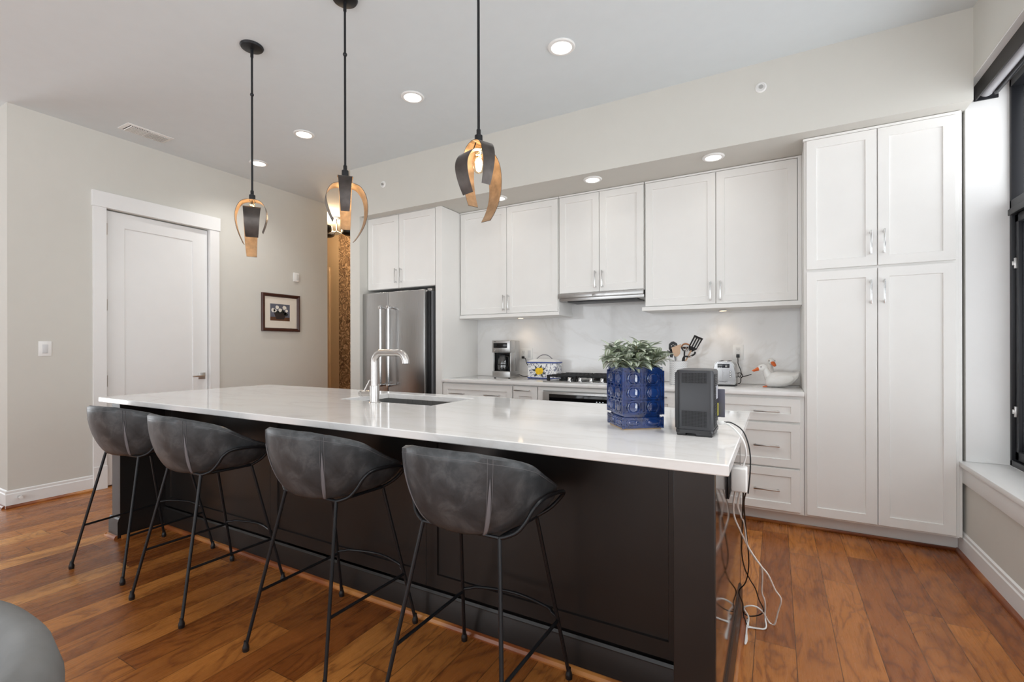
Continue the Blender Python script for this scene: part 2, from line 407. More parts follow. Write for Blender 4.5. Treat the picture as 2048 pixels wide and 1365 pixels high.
box(bm, XL - .13, XL + .02, YD0 - .10, YD0 - .006, 0, ZD + .014, .002); box(bm, XL - .13, XL + .02, YD1 + .006, YD1 + .10, 0, ZD + .014, .002)
box(bm, XL - .13, XL + .027, YD0 - .108, YD1 + .108, ZD + .014, ZD + .150, .002)
box(bm, XL + .012, XL + .026, YD0 - .102, YD0 - .004, 0, .20, .002)
box(bm, XL - .13, XL - .064, YD0 - .01, YD1 + .01, 0, ZD + .02)
obj('casing', bm, m_trim, d, smooth=20)
for zz in (2.285, 1.614, .94):
    b = newbm(); tube(b, [(XL + .002, YD0 - .002, zz - .05), (XL + .002, YD0 - .002, zz + .05)], .007, 8); box(b, XL - .02, XL + .001, YD0 - .004, YD0 + .004, zz - .05, zz + .05)
    h = obj('hinge', b, m_nickel, d); h['label'] = 'satin nickel door hinge'
bm = newbm(); yh, zh = 2.705, .945
box(bm, XL - .024, XL - .012, yh - .033, yh + .033, zh - .033, zh + .033, .002)
tube(bm, [(XL - .012, yh, zh), (XL + .035, yh, zh), (XL + .04, yh - .008, zh), (XL + .04, yh - .115, zh)], .008, 8)
h = obj('door_handle', bm, m_nickel, slab); h['label'] = 'satin nickel lever handle'

# right window
win = sthing('window_1', 'deep-set black-framed window in the right wall', 'window', (1.16, (YW0 + YW1) / 2, ZW0))
XF = 1.155
bm = newbm()
for (a, b_, c, d_) in ((YW1 - .028, YW1 + .02, ZW0, ZW1), (YW0 - .02, YW0 + .028, ZW0, ZW1), (YW0, YW1, ZW0, ZW0 + .035), (YW0, YW1, ZW1 - .05, ZW1 + .01), (2.36, 2.44, ZW0, ZW1)):
    box(bm, XF, XF + .09, a, b_, c, d_, .003)
box(bm, XF, XF + .09, YW0, YW1, 1.965, 2.05, .004); box(bm, XF - .008, XF, YW0, YW1, 1.965, 2.0, .003)
obj('window_frame', bm, m_frame, win)
bm = newbm()
for (ya, yb) in ((2.44, YW1 - .028), (YW0 + .028, 2.36)):
    for (a, b_, c, d_) in ((yb - .05, yb - .006, ZW0 + .04, 1.962), (ya + .006, ya + .05, ZW0 + .04, 1.962), (ya + .006, yb - .006, ZW0 + .04, ZW0 + .09), (ya + .006, yb - .006, 1.915, 1.962)):
        box(bm, XF + .012, XF + .07, a, b_, c, d_, .004)
sash = obj('sash', bm, m_frame, win)
bm = newbm()
for zz in (1.69, .865): box(bm, XF + .002, XF + .014, YW1 - .062, YW1 - .048, zz - .03, zz + .03, .002); box(bm, XF - .006, XF + .003, YW1 - .06, YW1 - .05, zz - .012, zz + .012, .002)
o = obj('sash_lock', bm, m_nickel, sash); o['label'] = 'bright metal sash locks'
bm = newbm(); box(bm, XF - .01, XF + .02, 3.28, 3.46, ZW0 + .04, ZW0 + .062, .006); tube(bm, [(XF - .004, 3.40, ZW0 + .06), (XF - .03, 3.36, ZW0 + .066), (XF - .03, 3.30, ZW0 + .068)], .008, 8)
obj('window_crank', bm, m_frame, sash)
bm = newbm()
for (ya, yb) in ((2.49, YW1 - .08), (YW0 + .08, 2.31)):
    box(bm, XF + .038, XF + .044, ya, yb, ZW0 + .09, 1.915)
for (ya, yb) in ((2.44, YW1 - .028), (YW0 + .028, 2.36)):
    box(bm, XF + .05, XF + .056, ya, yb, 2.05, ZW1 - .05)
obj('window_pane', bm, m_glass, win, smooth=0)
bm = newbm(); box(bm, XF + .026, XF + .028, 2.486, YW1 - .078, ZW0 + .086, 1.918)
o = obj('insect_screen', bm, m_screen, win, smooth=0); o['label'] = 'dark grey insect screen in the lower sash'
bm = newbm()
box(bm, XR - .032, XF, YW0 - .03, YW1 + .03, ZW0 - .03, ZW0, .004); box(bm, XR - .016, XR + .002, YW0 - .01, YW1 + .01, ZW0 - .125, ZW0 - .03, .002)
struct('trim_window_sill', bm, m_trim, 'white window sill board with apron below the right window', 'window sill', smooth=25)
bm = newbm(); XF2 = 1.16
for ya, yb in ((-3.2, -3.14), (-.26, -.2), (-1.73, -1.67)): box(bm, XF2, XF2 + .09, ya, yb, ZW0, ZW1)
for za, zb in ((ZW0, ZW0 + .06), (ZW1 - .06, ZW1)): box(bm, XF2, XF2 + .09, -3.2, -.2, za, zb)
struct('added_window_2', bm, m_frame, 'unseen black-framed window added in the right wall for daylight', 'window')  # unseen opening added to bring more daylight into the room
bm = newbm()
for xx in (-5.4, -3.93, -2.43, -.93, .53): box(bm, xx, xx + .07, -4.16, -4.08, .2, 2.9)
for za, zb in ((.2, .27), (2.83, 2.9)): box(bm, -5.4, .6, -4.16, -4.08, za, zb)
struct('added_window_3', bm, m_frame, 'wide black-framed glazing added unseen behind the viewer for daylight', 'window')  # glazing out of view, added as a source of frontal daylight
bm = newbm()
for yy in (-.9, .015, .93): box(bm, -9.08, -9.02, yy, yy + .07, .25, 2.85)
for za, zb in ((.25, .32), (2.78, 2.85)): box(bm, -9.08, -9.02, -.9, 1.0, za, zb)
struct('added_window_4', bm, m_frame, 'unseen black-framed glazing added on the far left for daylight', 'window')  # added out of view to throw daylight towards the right wall
bm = newbm(); box(bm, XR + .001, XF + .02, YW1 - .006, YW1 + .001, ZW0 + .001, ZW1); box(bm, XR + .001, XF + .02, YW0 - .001, YW0 + .006, ZW0 + .001, ZW1); box(bm, XR + .001, XF + .02, YW0, YW1, ZW1 - .006, ZW1 + .001)
struct('trim_window_reveal', bm, m_trim, 'white painted reveal around the deep right window', 'window reveal', smooth=0)
# dark backdrop added outside so the window pane reads dark
nb = thing('dark_backdrop', 'dark grey building added outside to darken the view through the window', 'backdrop', (7, 8.3, -6))
bm = newbm(); box(bm, 1.7, 14, 7.5, 9.5, -6, 12); obj('backdrop_block', bm, simple('backdrop_charcoal', srgb(62, 64, 70), .8, var=.12, scale=2), nb, smooth=0)
for k in range(6):
    bm = newbm(); xx = 2.2 + k * 1.9; box(bm, xx, xx + 1.0, 7.47, 7.5, .4 , 2.0); obj('backdrop_pane', bm, m_glass if False else simple('backdrop_pane_dark', srgb(30, 34, 42), .1), nb, smooth=0)
# roller shade
sh = thing('roller_shade', 'dark roller shade cassette at the top of the right window', 'window shade', (1.06, 2.4, 2.62))
bm = newbm()
def shadeprof(bmx, prof, ya, yb, mi=0):
    A = [bmx.verts.new((x, ya, z)) for x, z in prof]; B = [bmx.verts.new((x, yb, z)) for x, z in prof]; n = len(prof)
    for k in range(n): bmx.faces.new((A[k], A[(k + 1) % n], B[(k + 1) % n], B[k])).material_index = mi
    bmx.faces.new(A); bmx.faces.new(list(reversed(B)))
shadeprof(bm, [(1.008, 2.648), (1.016, 2.648), (1.012, 2.728), (1.102, 2.728), (1.102, 2.732), (1.004, 2.732)], YW0 + .01, YW1 - .012)
obj('cassette', bm, simple('dark_bronze_fascia', srgb(46, 42, 40), .5, .3), sh, smooth=20)
for yy in (YW1 - .012, YW0 + .006):
    bm = newbm(); shadeprof(bm, [(1.004, 2.645), (1.108, 2.645), (1.108, 2.662), (1.10, 2.70), (1.09, 2.733), (1.003, 2.733)], yy - .004, yy + .004); obj('end_cap', bm, m_frame, sh, smooth=20)
bm = newbm(); tube(bm, [(1.055, YW0 + .02, 2.69), (1.055, YW1 - .02, 2.69)], .032, 16); obj('fabric_roll', bm, simple('pale_shade_fabric', srgb(186, 186, 190), .9), sh)
bm = newbm(); box(bm, 1.078, 1.094, YW0 + .02, YW1 - .05, 2.648, 2.676, .004); obj('bottom_rail', bm, m_frame, sh)

# ------------------------------------------------------------------ cabinets
YF = 3.672      # front of the doors on the deep cabinets
YU = 3.968      # front of the wall cabinet doors
def bar_handle(parent, x, z, yf, vertical=True, L=.15, mat=None):
    b = newbm(); w, t = .010, .007
    if vertical:
        box(b, x - w / 2, x + w / 2, yf - .034, yf - .034 + t, z - L / 2, z + L / 2, .0015)
        for s in (-1, 1): box(b, x - w / 2, x + w / 2, yf - .030, yf, z + s * (L / 2 - .012) - .007, z + s * (L / 2 - .012) + .007, .001)
    else:
        box(b, x - L / 2, x + L / 2, yf - .034, yf - .034 + t, z - w / 2, z + w / 2, .0015)
        for s in (-1, 1): box(b, x + s * (L / 2 - .010) - .006, x + s * (L / 2 - .010) + .006, yf - .030, yf, z - w / 2, z + w / 2, .001)
    h = obj('handle', b, mat or m_chrome, parent); h['label'] = 'polished bar handle'
    return h
def door(parent, x0, x1, z0, z1, yf, stile=.056, name='door', top=None):
    b = newbm(); g = .0016
    shaker(b, lambda u, v, w: (x0 + g + u, yf + w, z0 + g + v), x1 - x0 - 2 * g, z1 - z0 - 2 * g, stile, .008, .019, slope=.003, top=top)
    return obj(name, b, m_cab, parent, smooth=20)
def carcass(parent, x0, x1, y0, y1, z0, z1):
    b = newbm(); box(b, x0, x1, y0, y1, z0, z1, .0012, 1); return obj('carcass', b, m_cab, parent, smooth=20)

# pantry
p = thing('pantry_cabinet', 'tall white four-door pantry cabinet beside the window wall', 'cabinet', (.56, 3.98, 0))
carcass(p, .166, .938, YF + .0195, YB - .004, .105, ZS - .004)
b = newbm(); box(b, .938, XR - .016, YF + .022, YB - .004, 0.11, ZS - .004); obj('filler', b, m_cab, p, smooth=20)
b = newbm(); box(b, .160, .944, YF + .002, YF + .03, 2.588, ZS - .003, .002); obj('crown_strip', b, m_cab, p, smooth=20)
for (x0, x1, hx) in ((.178, .5525, .519), (.5545, .922, .585)):
    dd = door(p, x0, x1, 1.735, 2.587, YF); bar_handle(dd, hx, 1.878, YF)
    dd = door(p, x0, x1, .118, 1.722, YF); bar_handle(dd, hx, 1.570, YF)
b = newbm(); box(b, -.26, XR - .015, 3.78, 3.80, 0, .105); tk = tag(obj('toe_kick', b, m_cab, None, smooth=0), 'white toe kick board below the pantry and right drawers', 'toe kick')
b = newbm(); box(b, -.26, XR - .02, 3.762, 3.7795, 0, .02, .004); tag(obj('shoe_strip', b, m_shoe), 'brown shoe molding along the right toe kick', 'molding')

# wall cabinets
def wallcab(label, x0, x1, z0, doors, hz, rail=True, fill=None):
    c = thing('wall_cabinet', label, 'cabinet', ((x0 + x1) / 2, YB, z0))
    carcass(c, x0, x1, YU + .0195, YB - .001, z0, ZS - .002)
    b = newbm(); box(b, x0, x1, YU + .001, YU + .02, 2.590, ZS - .003, .0015); obj('crown_strip', b, m_cab, c, smooth=20)
    for (a, e, hx) in doors:
        dd = door(c, a, e, z0 + .004, 2.588, YU, .058); bar_handle(dd, hx, hz, YU)
    if fill:
        b = newbm(); box(b, fill[0], fill[1], YU + .004, YU + .03, z0, ZS - .003); obj('filler', b, m_cab, c, smooth=20)
    if rail:
        b = newbm(); box(b, x0 - rail[0], x1 + rail[1], YU - .012, YB - .001, z0 - .032, z0 - .0005, .0015); obj('light_rail', b, m_cab, c, smooth=20)
    return c
wallcab('white two-door wall cabinet above the coffee maker, beside the fridge panel', -2.818, -1.728, 1.556, ((-2.812, -2.272, -2.297), (-2.270, -1.733, -2.245)), 1.662, (0.0, .012))
wallcab('short white two-door wall cabinet directly above the range hood', -1.722, -.954, 1.712, ((-1.718, -1.342, -1.372), (-1.340, -.957, -1.309)), 1.822, None)
wallcab('white two-door wall cabinet above the toaster, beside the pantry', -.948, .141, 1.562, ((-.944, -.404, -.440), (-.402, .139, -.369)), 1.662, (.022, .024), (.1415, .165))

# fridge surround
f = thing('fridge_cabinet', 'white two-door cabinet above the steel refrigerator with tall side panel', 'cabinet', (-3.36, 3.98, 0))
b = newbm(); box(b, XSR + .002, -2.905, YF + .0195, YB - .004, 1.842, ZS - .004); obj('carcass', b, m_cab, f, smooth=20)
b = newbm(); box(b, -2.902, -2.822, YF + .002, YB - .004, 0, ZS - .004, .002); obj('side_panel', b, m_cab, f, smooth=20)
b = newbm(); box(b, XSR + .002, -2.83, YF - .002, YF + .019, 2.602, ZS - .001, .001); obj('crown_strip', b, m_cab, f, smooth=20)
for (x0, x1, hx) in ((-3.811, -3.375, -3.405), (-3.372, -2.906, -3.336)):
    dd = door(f, x0, x1, 1.843, 2.600, YF, .062); bar_handle(dd, hx, 1.968, YF)

# refrigerator
fr = thing('refrigerator', 'stainless steel french-door refrigerator', 'refrigerator', (-3.4, 3.95, 0))
b = newbm(); box(b, -3.80, -2.935, 3.668, YB - .02, .02, 1.79, .004); obj('cabinet_body', b, simple('fridge_side_grey', srgb(112, 113, 116), .45, .3), fr)
b = newbm(); box(b, -3.80, -2.95, 3.655, 3.668, .06, 1.782); obj('gasket', b, m_blackp, fr, smooth=0)
for nm, x0, x1, hx in (('L', -3.812, -3.4565, -3.507), ('R', -3.4535, -2.982, -3.398)):
    b = newbm(); box(b, x0, x1, 3.60, 3.655, .76, 1.80, .006, 3); dr = obj('door', b, m_steel, fr)
    b = newbm(); tube(b, [(hx, 3.545, .835), (hx, 3.545, 1.655)], .0125, 14)
    for zz in (.85, 1.64): tube(b, [(hx, 3.545, zz), (hx, 3.60, zz)], .011, 12); box(b, hx - .016, hx + .016, 3.528, 3.562, zz - .014, zz + .014, .004)
    h = obj('handle', b, m_chrome, dr); h['label'] = 'polished tubular door handle'
b = newbm(); box(b, -3.812, -2.982, 3.60, 3.655, .10, .752, .006, 3); obj('freezer_drawer', b, m_steel, fr)
b = newbm(); box(b, -2.99, -2.94, 3.66, 3.74, 1.79, 1.815, .003); obj('hinge_cover', b, m_nickel, fr)
b = newbm(); box(b, -3.79, -2.96, 3.68, 3.70, .02, .10); obj('base_grille', b, m_blackp, fr)

# base cabinets
ZB = .929       # top of the back counter
b = newbm(); box(b, -2.8205, .164, 3.655, YB - .002, ZB - .03, ZB, .003)
tag(obj('back_countertop', b, m_quartz), 'white quartz worktop along the back wall', 'countertop')
b = newbm(); box(b, -2.821, .1655, YB - .02, YB - .001, ZB + .0005, 1.86)
tag(obj('backsplash', b, m_quartz, smooth=0), 'white veined stone backsplash slab behind the cooktop', 'backsplash')
def basecab(label, x0, x1, name='base_cabinet'):
    c = thing(name, label, 'cabinet', ((x0 + x1) / 2, 3.98, 0)); carcass(c, x0, x1, YF + .0195, YB - .003, .105, ZB - .031); return c
c = basecab('wide white base cabinet with drawers under the coffee maker', -2.818, -2.042)
for z0, z1, hz in ((.722, .886, .796), (.418, .718, .57), (.12, .414, .27)):
    dr = door(c, -2.814, -2.048, z0, z1, YF, .052, 'drawer')
    for hx in (-2.638, -2.248): bar_handle(dr, hx, hz, YF, False, .16, m_nickel)
c = basecab('narrow white pull-out base cabinet beside the oven', -2.040, -1.795)
dr = door(c, -2.036, -1.799, .12, .888, YF, .05, 'door', top=.085); bar_handle(dr, -1.938, .854, YF, False, .15, m_nickel)
c = basecab('white base cabinet that houses the wall oven under the cooktop', -1.793, -.92)
b = newbm(); box(b, -1.790, -.922, YF, YF + .019, .862, .890, .001); box(b, -1.790, -1.742, YF, YF + .019, .12, .862, .001); box(b, -.962, -.922, YF, YF + .019, .12, .862, .001); box(b, -1.742, -.962, YF, YF + .019, .12, .18, .001); obj('face_frame', b, m_cab, c, smooth=20)
c = basecab('narrow white base cabinet right of the oven, behind the blue planter', -.918, -.652)
dr = door(c, -.914, -.656, .12, .888, YF, .05, 'door', top=.085); bar_handle(dr, -.785, .854, YF, False, .15, m_nickel)
c = basecab('white three-drawer base cabinet next to the pantry', -.650, .164)
for z0, z1, hz in ((.722, .880, .792), (.416, .712, .558), (.122, .408, .260)):
    dr = door(c, -.646, .143, z0, z1, YF, .052, 'drawer')
    for hx in (-.448, -.055): bar_handle(dr, hx, hz, YF, False, .157, m_nickel)
b = newbm(); box(b, -2.82, -.262, 3.78, 3.80, 0, .105); tag(obj('toe_kick', b, m_cab, None, smooth=0), 'white toe kick board below the base cabinets left of the joint', 'toe kick')
# oven
ov = thing('wall_oven', 'stainless wall oven with black control panel under the cooktop', 'oven', (-1.352, 3.68, .19))
b = newbm(); box(b, -1.738, -.966, 3.652, 3.69, .19, .855, .004); obj('front_frame', b, m_steel, ov)
b = newbm(); box(b, -1.676, -1.02, 3.645, 3.653, .735, .836, .003); cp = obj('control_panel', b, simple('black_glass', srgb(10, 10, 12), .08), ov); cp['label'] = 'black glass control panel'
for i in range(3):
    for j in range(2):
        b = newbm(); box(b, -1.60 + i * .026, -1.586 + i * .026, 3.6442, 3.6455, .775 - j * .02, .780 - j * .02); obj('touch_key', b, m_disp, cp, smooth=0)
        b = newbm(); box(b, -1.26 + i * .026, -1.25 + i * .026, 3.6442, 3.6455, .785 - j * .02, .790 - j * .02); obj('touch_key', b, m_disp, cp, smooth=0)
for i in range(4):
    b = newbm(); box(b, -1.405 + i * .011, -1.398 + i * .011, 3.6442, 3.6455, .764, .776); obj('display_digit', b, m_disp, cp, smooth=0)
b = newbm(); box(b, -1.70, -1.0, 3.642, 3.653, .21, .66, .004); obj('oven_door', b, simple('oven_glass', srgb(14, 14, 16), .1), ov)
b = newbm(); tube(b, [(-1.70, 3.60, .69), (-1.0, 3.60, .69)], .012, 12)
for xx in (-1.66, -1.04): tube(b, [(xx, 3.60, .69), (xx, 3.655, .69)], .009, 8)
obj('oven_handle', b, m_chrome, ov)
# cooktop
ck = thing('gas_cooktop', 'black gas cooktop with cast-iron grates and silver knobs', 'cooktop', (-1.33, 3.98, ZB))
b = newbm(); box(b, -1.760, -.90, 3.70, 4.22, ZB, ZB + .012, .004); obj('cooktop_tray', b, m_steel, ck)
m_iron = simple('cast_iron', srgb(30, 31, 33), .55, .2, var=.1)
for gx0, gx1 in ((-1.745, -1.475), (-1.465, -1.195), (-1.185, -.915)):
    b = newbm()
    for yy in (3.755, 3.86, 3.97, 4.08, 4.19):
        box(b, gx0, gx1, yy - .008, yy + .008, ZB + .045, ZB + .063, .003)
    for k in range(4):
        xx = gx0 + .012 + k * (gx1 - gx0 - .024) / 3
        box(b, xx - .008, xx + .008, 3.75, 4.20, ZB + .043, ZB + .060, .003)
    for xx in (gx0 + .012, gx1 - .012):
        for yy in (3.76, 4.19): box(b, xx - .011, xx + .011, yy - .011, yy + .011, ZB + .012, ZB + .05, .002)
    obj('grate', b, m_iron, ck)
for bx, by, br in ((-1.61, 3.85, .04), (-1.61, 4.10, .035), (-1.33, 4.0, .055), (-1.05, 3.85, .035), (-1.05, 4.10, .04)):
    b = newbm(); lathe(b, [(br + .015, 0), (br + .015, .008), (br, .012), (br, .026), (br - .01, .03)], 20, (bx, by, ZB + .012)); obj('burner', b, m_iron, ck)
for k in range(5):
    b = newbm(); kx = -1.52 + k * .095
    lathe(b, [(.021, 0), (.021, .006), (.016, .010), (.015, .030), (.012, .034)], 16, (kx, 3.722, ZB + .012)); box(b, kx - .004, kx + .004, 3.704, 3.74, ZB + .04, ZB + .048, .002)
    obj('knob', b, m_chrome, ck)
# hood
hd = thing('range_hood', 'slim under-cabinet stainless range hood above the cooktop', 'range hood', (-1.34, 4.1, 1.66))
b = newbm(); box(b, -1.722, -.956, YU - .02, YU + .04, 1.672, 1.7115, .003); box(b, -1.40, -1.29, YU - .022, YU - .018, 1.680, 1.705, .001); obj('front_lip', b, m_steel, hd)
b = newbm(); box(b, -1.720, -.958, YU + .02, YB - .022, 1.648, 1.7115, .002); obj('hood_body', b, m_steel, hd)
b = newbm(); box(b, -1.66, -1.02, YU + .05, YB - .06, 1.640, 1.650, .002); obj('filter_panel', b, simple('hood_filter', srgb(60, 60, 62), .4, .8), hd)
# under-cabinet puck lights
for (px, lab) in ((-2.22, 'small under-cabinet light above the coffee maker and lidded box'), (-.37, 'small under-cabinet light above the toaster')):
    zz = 1.524
    pk = thing('puck_light', lab, 'light', (px, 4.16, zz), 0, 'puck lights under the wall cabinets')
    b = newbm(); lathe(b, [(.032, 0), (.034, -.001), (.034, -.003), (.028, -.004)], 20, (px, 4.16, zz)); obj('housing', b, m_nickel, pk)
    b = newbm(); lathe(b, [(.026, -.0042), (.020, -.0046)], 20, (px, 4.16, zz)); obj('lens', b, emit('puck_lens', (1, .72, .42, 1), 8.0), pk)
    l = bpy.data.lights.new('puck_glow', 'SPOT'); l.energy = .9; l.color = (1, .76, .52); l.spot_size = 2.2; l.spot_blend = .8; l.shadow_soft_size = .03
    lo = bpy.data.objects.new('puck_glow', l); COL.objects.link(lo); lo.parent = pk; lo.location = (0, 0, -.02)

# ------------------------------------------------------------------ island
ZI = .909
IX0, IX1, IY0, IY1 = -3.888, -.110, 1.392, 2.590
SX0, SX1, SY0, SY1 = -2.375, -1.655, 2.055, 2.475       # sink cut-out
b = newbm()
def slab_ring(bm, x0, x1, y0, y1, hx0, hx1, hy0, hy1, z0, z1):
    e = .003
    O = [(x0, y0), (x1, y0), (x1, y1), (x0, y1)]; H = [(hx0, hy0), (hx1, hy0), (hx1, hy1), (hx0, hy1)]
    def ins(P, d): return [(P[0][0] + d, P[0][1] + d), (P[1][0] - d, P[1][1] + d), (P[2][0] - d, P[2][1] - d), (P[3][0] + d, P[3][1] - d)]
    rings = [(ins(H, -e), z1), (ins(O, e), z1), (O, z1 - e), (O, z0 + e), (ins(O, e), z0), (H, z0), (H, z1 - e)]
    V = [[bm.verts.new((x, y, z)) for x, y in r] for r, z in rings]
    for A, B in zip(V, V[1:] + V[:1]):
        for k in range(4): bm.faces.new((A[k], A[(k + 1) % 4], B[(k + 1) % 4], B[k]))
slab_ring(b, IX0, IX1, IY0, IY1, SX0, SX1, SY0, SY1, ZI - .032, ZI)
tag(obj('island_countertop', b, m_quartz, smooth=20), 'long white quartz worktop of the kitchen island', 'countertop')
isl = thing('kitchen_island', 'dark espresso kitchen island base with recessed panels and end posts', 'kitchen island', (-2.0, 2.0, 0))
BX0, BX1, BY0, BY1 = -3.815, -.150, 1.436, 2.545
YP = 1.715      # recessed seating-side panel
zt = ZI - .0325
b = newbm()
box(b, BX0, SX0 - .02, YP, BY1, .02, zt, .002); box(b, SX1 + .02, BX1, YP, BY1, .02, zt, .002); box(b, SX0 - .02, SX1 + .02, YP, SY0 - .02, .02, zt); box(b, SX0 - .02, SX1 + .02, SY1 + .02, BY1, .02, zt); box(b, SX0 - .02, SX1 + .02, YP, BY1, .02, ZI - .30)
obj('carcass', b, m_espresso, isl, smooth=20)
for (x0, x1) in ((BX0, BX0 + .112), (BX1 - .112, BX1)):
    b = newbm(); box(b, x0, x1, BY0, YP, .0, zt, .002); obj('end_post', b, m_espresso, isl, smooth=20)
PX0, PX1 = BX0 + .112, BX1 - .112
seams = [PX0, -2.536, -1.397, PX1]
for x0, x1 in zip(seams, seams[1:]):
    b = newbm()
    shaker(b, lambda u, v, w: (x0 + .001 + u, YP - .020 + w, .14 + v), x1 - x0 - .002, zt - .002 - .14, .062, .009, .0195, slope=.003, top=.062, bot=.062)
    obj('back_panel', b, m_espresso, isl, smooth=20)
b = newbm()
def base_run(bm, x0, y0, x1, y1, nx, ny):
    prof = [(0, 0), (.014, 0), (.014, .10), (.010, .112), (.010, .118), (.004, .128), (0, .128)]
    A = [bm.verts.new((x0 + nx * d, y0 + ny * d, z + .003)) for d, z in prof]; B = [bm.verts.new((x1 + nx * d, y1 + ny * d, z + .003)) for d, z in prof]; n = len(prof)
    for k in range(n): bm.faces.new((A[k], A[(k + 1) % n], B[(k + 1) % n], B[k]))
    bm.faces.new(A); bm.faces.new(list(reversed(B)))
base_run(b, PX0, YP - .0205, PX1, YP - .0205, 0, -1)
base_run(b, BX0 - .014, BY0, PX0 + .001, BY0, 0, -1); base_run(b, PX1 - .001, BY0, BX1 + .014, BY0, 0, -1)
base_run(b, BX0, BY0, BX0, BY1, -1, 0); base_run(b, BX1, BY0, BX1, 2.44, 1, 0)
obj('base_molding', b, m_espresso, isl, smooth=20)
b = newbm()
def shoe_run(bm, x0, y0, x1, y1, nx, ny):
    prof = [(.0145, 0), (.033, 0), (.033, .006), (.027, .017), (.019, .021), (.0145, .021)]
    A = [bm.verts.new((x0 + nx * d, y0 + ny * d, z)) for d, z in prof]; B = [bm.verts.new((x1 + nx * d, y1 + ny * d, z)) for d, z in prof]; n = len(prof)
    for k in range(n): bm.faces.new((A[k], A[(k + 1) % n], B[(k + 1) % n], B[k]))
    bm.faces.new(A); bm.faces.new(list(reversed(B)))
shoe_run(b, PX0, YP - .0205, PX1, YP - .0205, 0, -1); shoe_run(b, BX0 - .03, BY0, PX0, BY0, 0, -1); shoe_run(b, PX1, BY0, BX1 + .03, BY0, 0, -1)
shoe_run(b, BX0, BY0 - .03, BX0, BY1, -1, 0); shoe_run(b, BX1, BY0 - .03, BX1, 2.44, 1, 0); shoe_run(b, PX0, BY0, PX0, YP - .02, 1, 0)
o = obj('shoe_molding', b, m_shoe, isl, smooth=25); o['label'] = 'reddish brown wooden shoe molding'
b = newbm(); box(b, BX1 - .001, BX1 + .003, BY0 + .001, BY1 - .1, .13, zt - .001)
o = obj('gloss_side_panel', b, simple('espresso_gloss', srgb(33, 29, 28), .06, var=.1, IOR=1.9), isl, smooth=0); o['label'] = 'glossy dark end panel'
# outlet on the island side and power adapter
ou = thing('island_outlet', 'dark outlet plate on the island end under the worktop edge', 'outlet', (BX1 + .004, 1.85, .76))
b = newbm(); box(b, BX1 + .003, BX1 + .009, 1.79, 1.905, .70, .79, .002); obj('plate', b, m_blackp, ou)
b = newbm(); box(b, BX1 + .009, BX1 + .011, 1.80, 1.84, .715, .775, .001); obj('socket', b, m_dark, ou)
pa = thing('power_adapter', 'white plug-in power adapter on the island end', 'power adapter', (-.11, 1.84, .76))
b = newbm(); box(b, -.1385, -.087, 1.815, 1.868, .722, .806, .006, 3); obj('adapter_body', b, m_white, pa)
b = newbm(); box(b, -.141, -.1380, 1.825, 1.86, .74, .79, .002); obj('plug_face', b, m_blackp, pa)
# cables: from the fan heater over the edge, and loops down to the floor
def cord(name, pts, r, mat, label, parent, k=6):
    bm = newbm(); tube(bm, catmull(pts, k), r, 8); o = obj(name, bm, mat, parent, smooth=60); o['label'] = label; return o
XE = -.085
cord('power_cord', [(-0.125, 1.845, 0.7215), (-0.137, 1.917, 0.645), (-0.137, 1.973, 0.582), (-0.122, 2.026, 0.52), (-0.096, 2.098, 0.431), (-0.057, 2.167, 0.342), (-0.029, 2.206, 0.292), (-0.004, 2.264, 0.211), (0.018, 2.302, 0.157), (0.007, 2.349, 0.078), (-0.007, 2.379, 0.005), (-0.028, 2.386, 0.006), (-0.052, 2.347, 0.065), (-0.085, 2.326, 0.091), (-0.124, 2.328, 0.073), (-0.108, 2.351, 0.027), (-0.108, 2.332, 0.005), (-0.108, 2.299, 0.005), (-0.1, 2.302, 0.005), (-0.05, 2.316, 0.005)], .0034, m_white, 'white cord with a wide loop reaching out over the floor', pa)
cord('power_cord', [(-0.11, 1.845, 0.7215), (-0.123, 1.917, 0.648), (-0.113, 1.973, 0.587), (-0.105, 2.005, 0.55), (-0.099, 2.088, 0.444), (-0.074, 2.144, 0.372), (-0.052, 2.177, 0.33), (-0.05, 2.226, 0.258), (-0.053, 2.274, 0.184), (-0.042, 2.311, 0.126), (-0.043, 2.367, 0.033), (-0.041, 2.326, 0.005), (-0.09, 2.307, 0.005), (-0.112, 2.318, 0.005), (-0.112, 2.366, 0.006), (-0.112, 2.28, 0.005), (-0.112, 2.204, 0.005), (-0.112, 2.163, 0.005), (-0.107, 2.201, 0.005), (-0.112, 2.268, 0.005), (-0.112, 2.326, 0.005), (-0.112, 2.366, 0.005)], .0034, m_white, 'white cord ending in a tight small loop by the island base', pa)
cord('power_cord', [(-0.1, 1.845, 0.7215), (-0.109, 1.962, 0.6), (-0.116, 2.047, 0.495), (-0.121, 2.128, 0.385), (-0.113, 2.183, 0.307), (-0.096, 2.226, 0.247), (-0.077, 2.26, 0.199), (-0.065, 2.302, 0.136), (-0.048, 2.341, 0.076), (-0.066, 2.36, 0.04), (-0.102, 2.364, 0.023), (-0.124, 2.353, 0.033), (-0.124, 2.339, 0.048)], .0026, m_blackp, 'black cord hanging in front of the white cords', pa)
cord('power_cord', [(-0.091, 1.845, 0.7215), (-0.102, 1.917, 0.652), (-0.1, 2.047, 0.498), (-0.097, 2.128, 0.39), (-0.1, 2.187, 0.304), (-0.114, 2.237, 0.225), (-0.141, 2.272, 0.165), (-0.128, 2.311, 0.095), (-0.128, 2.349, 0.03), (-0.112, 2.311, 0.005), (-0.112, 2.279, 0.005), (-0.112, 2.313, 0.005), (-0.112, 2.355, 0.005), (-0.112, 2.366, 0.009)], .0026, m_blackp, 'black cord curling against the island base molding', pa)

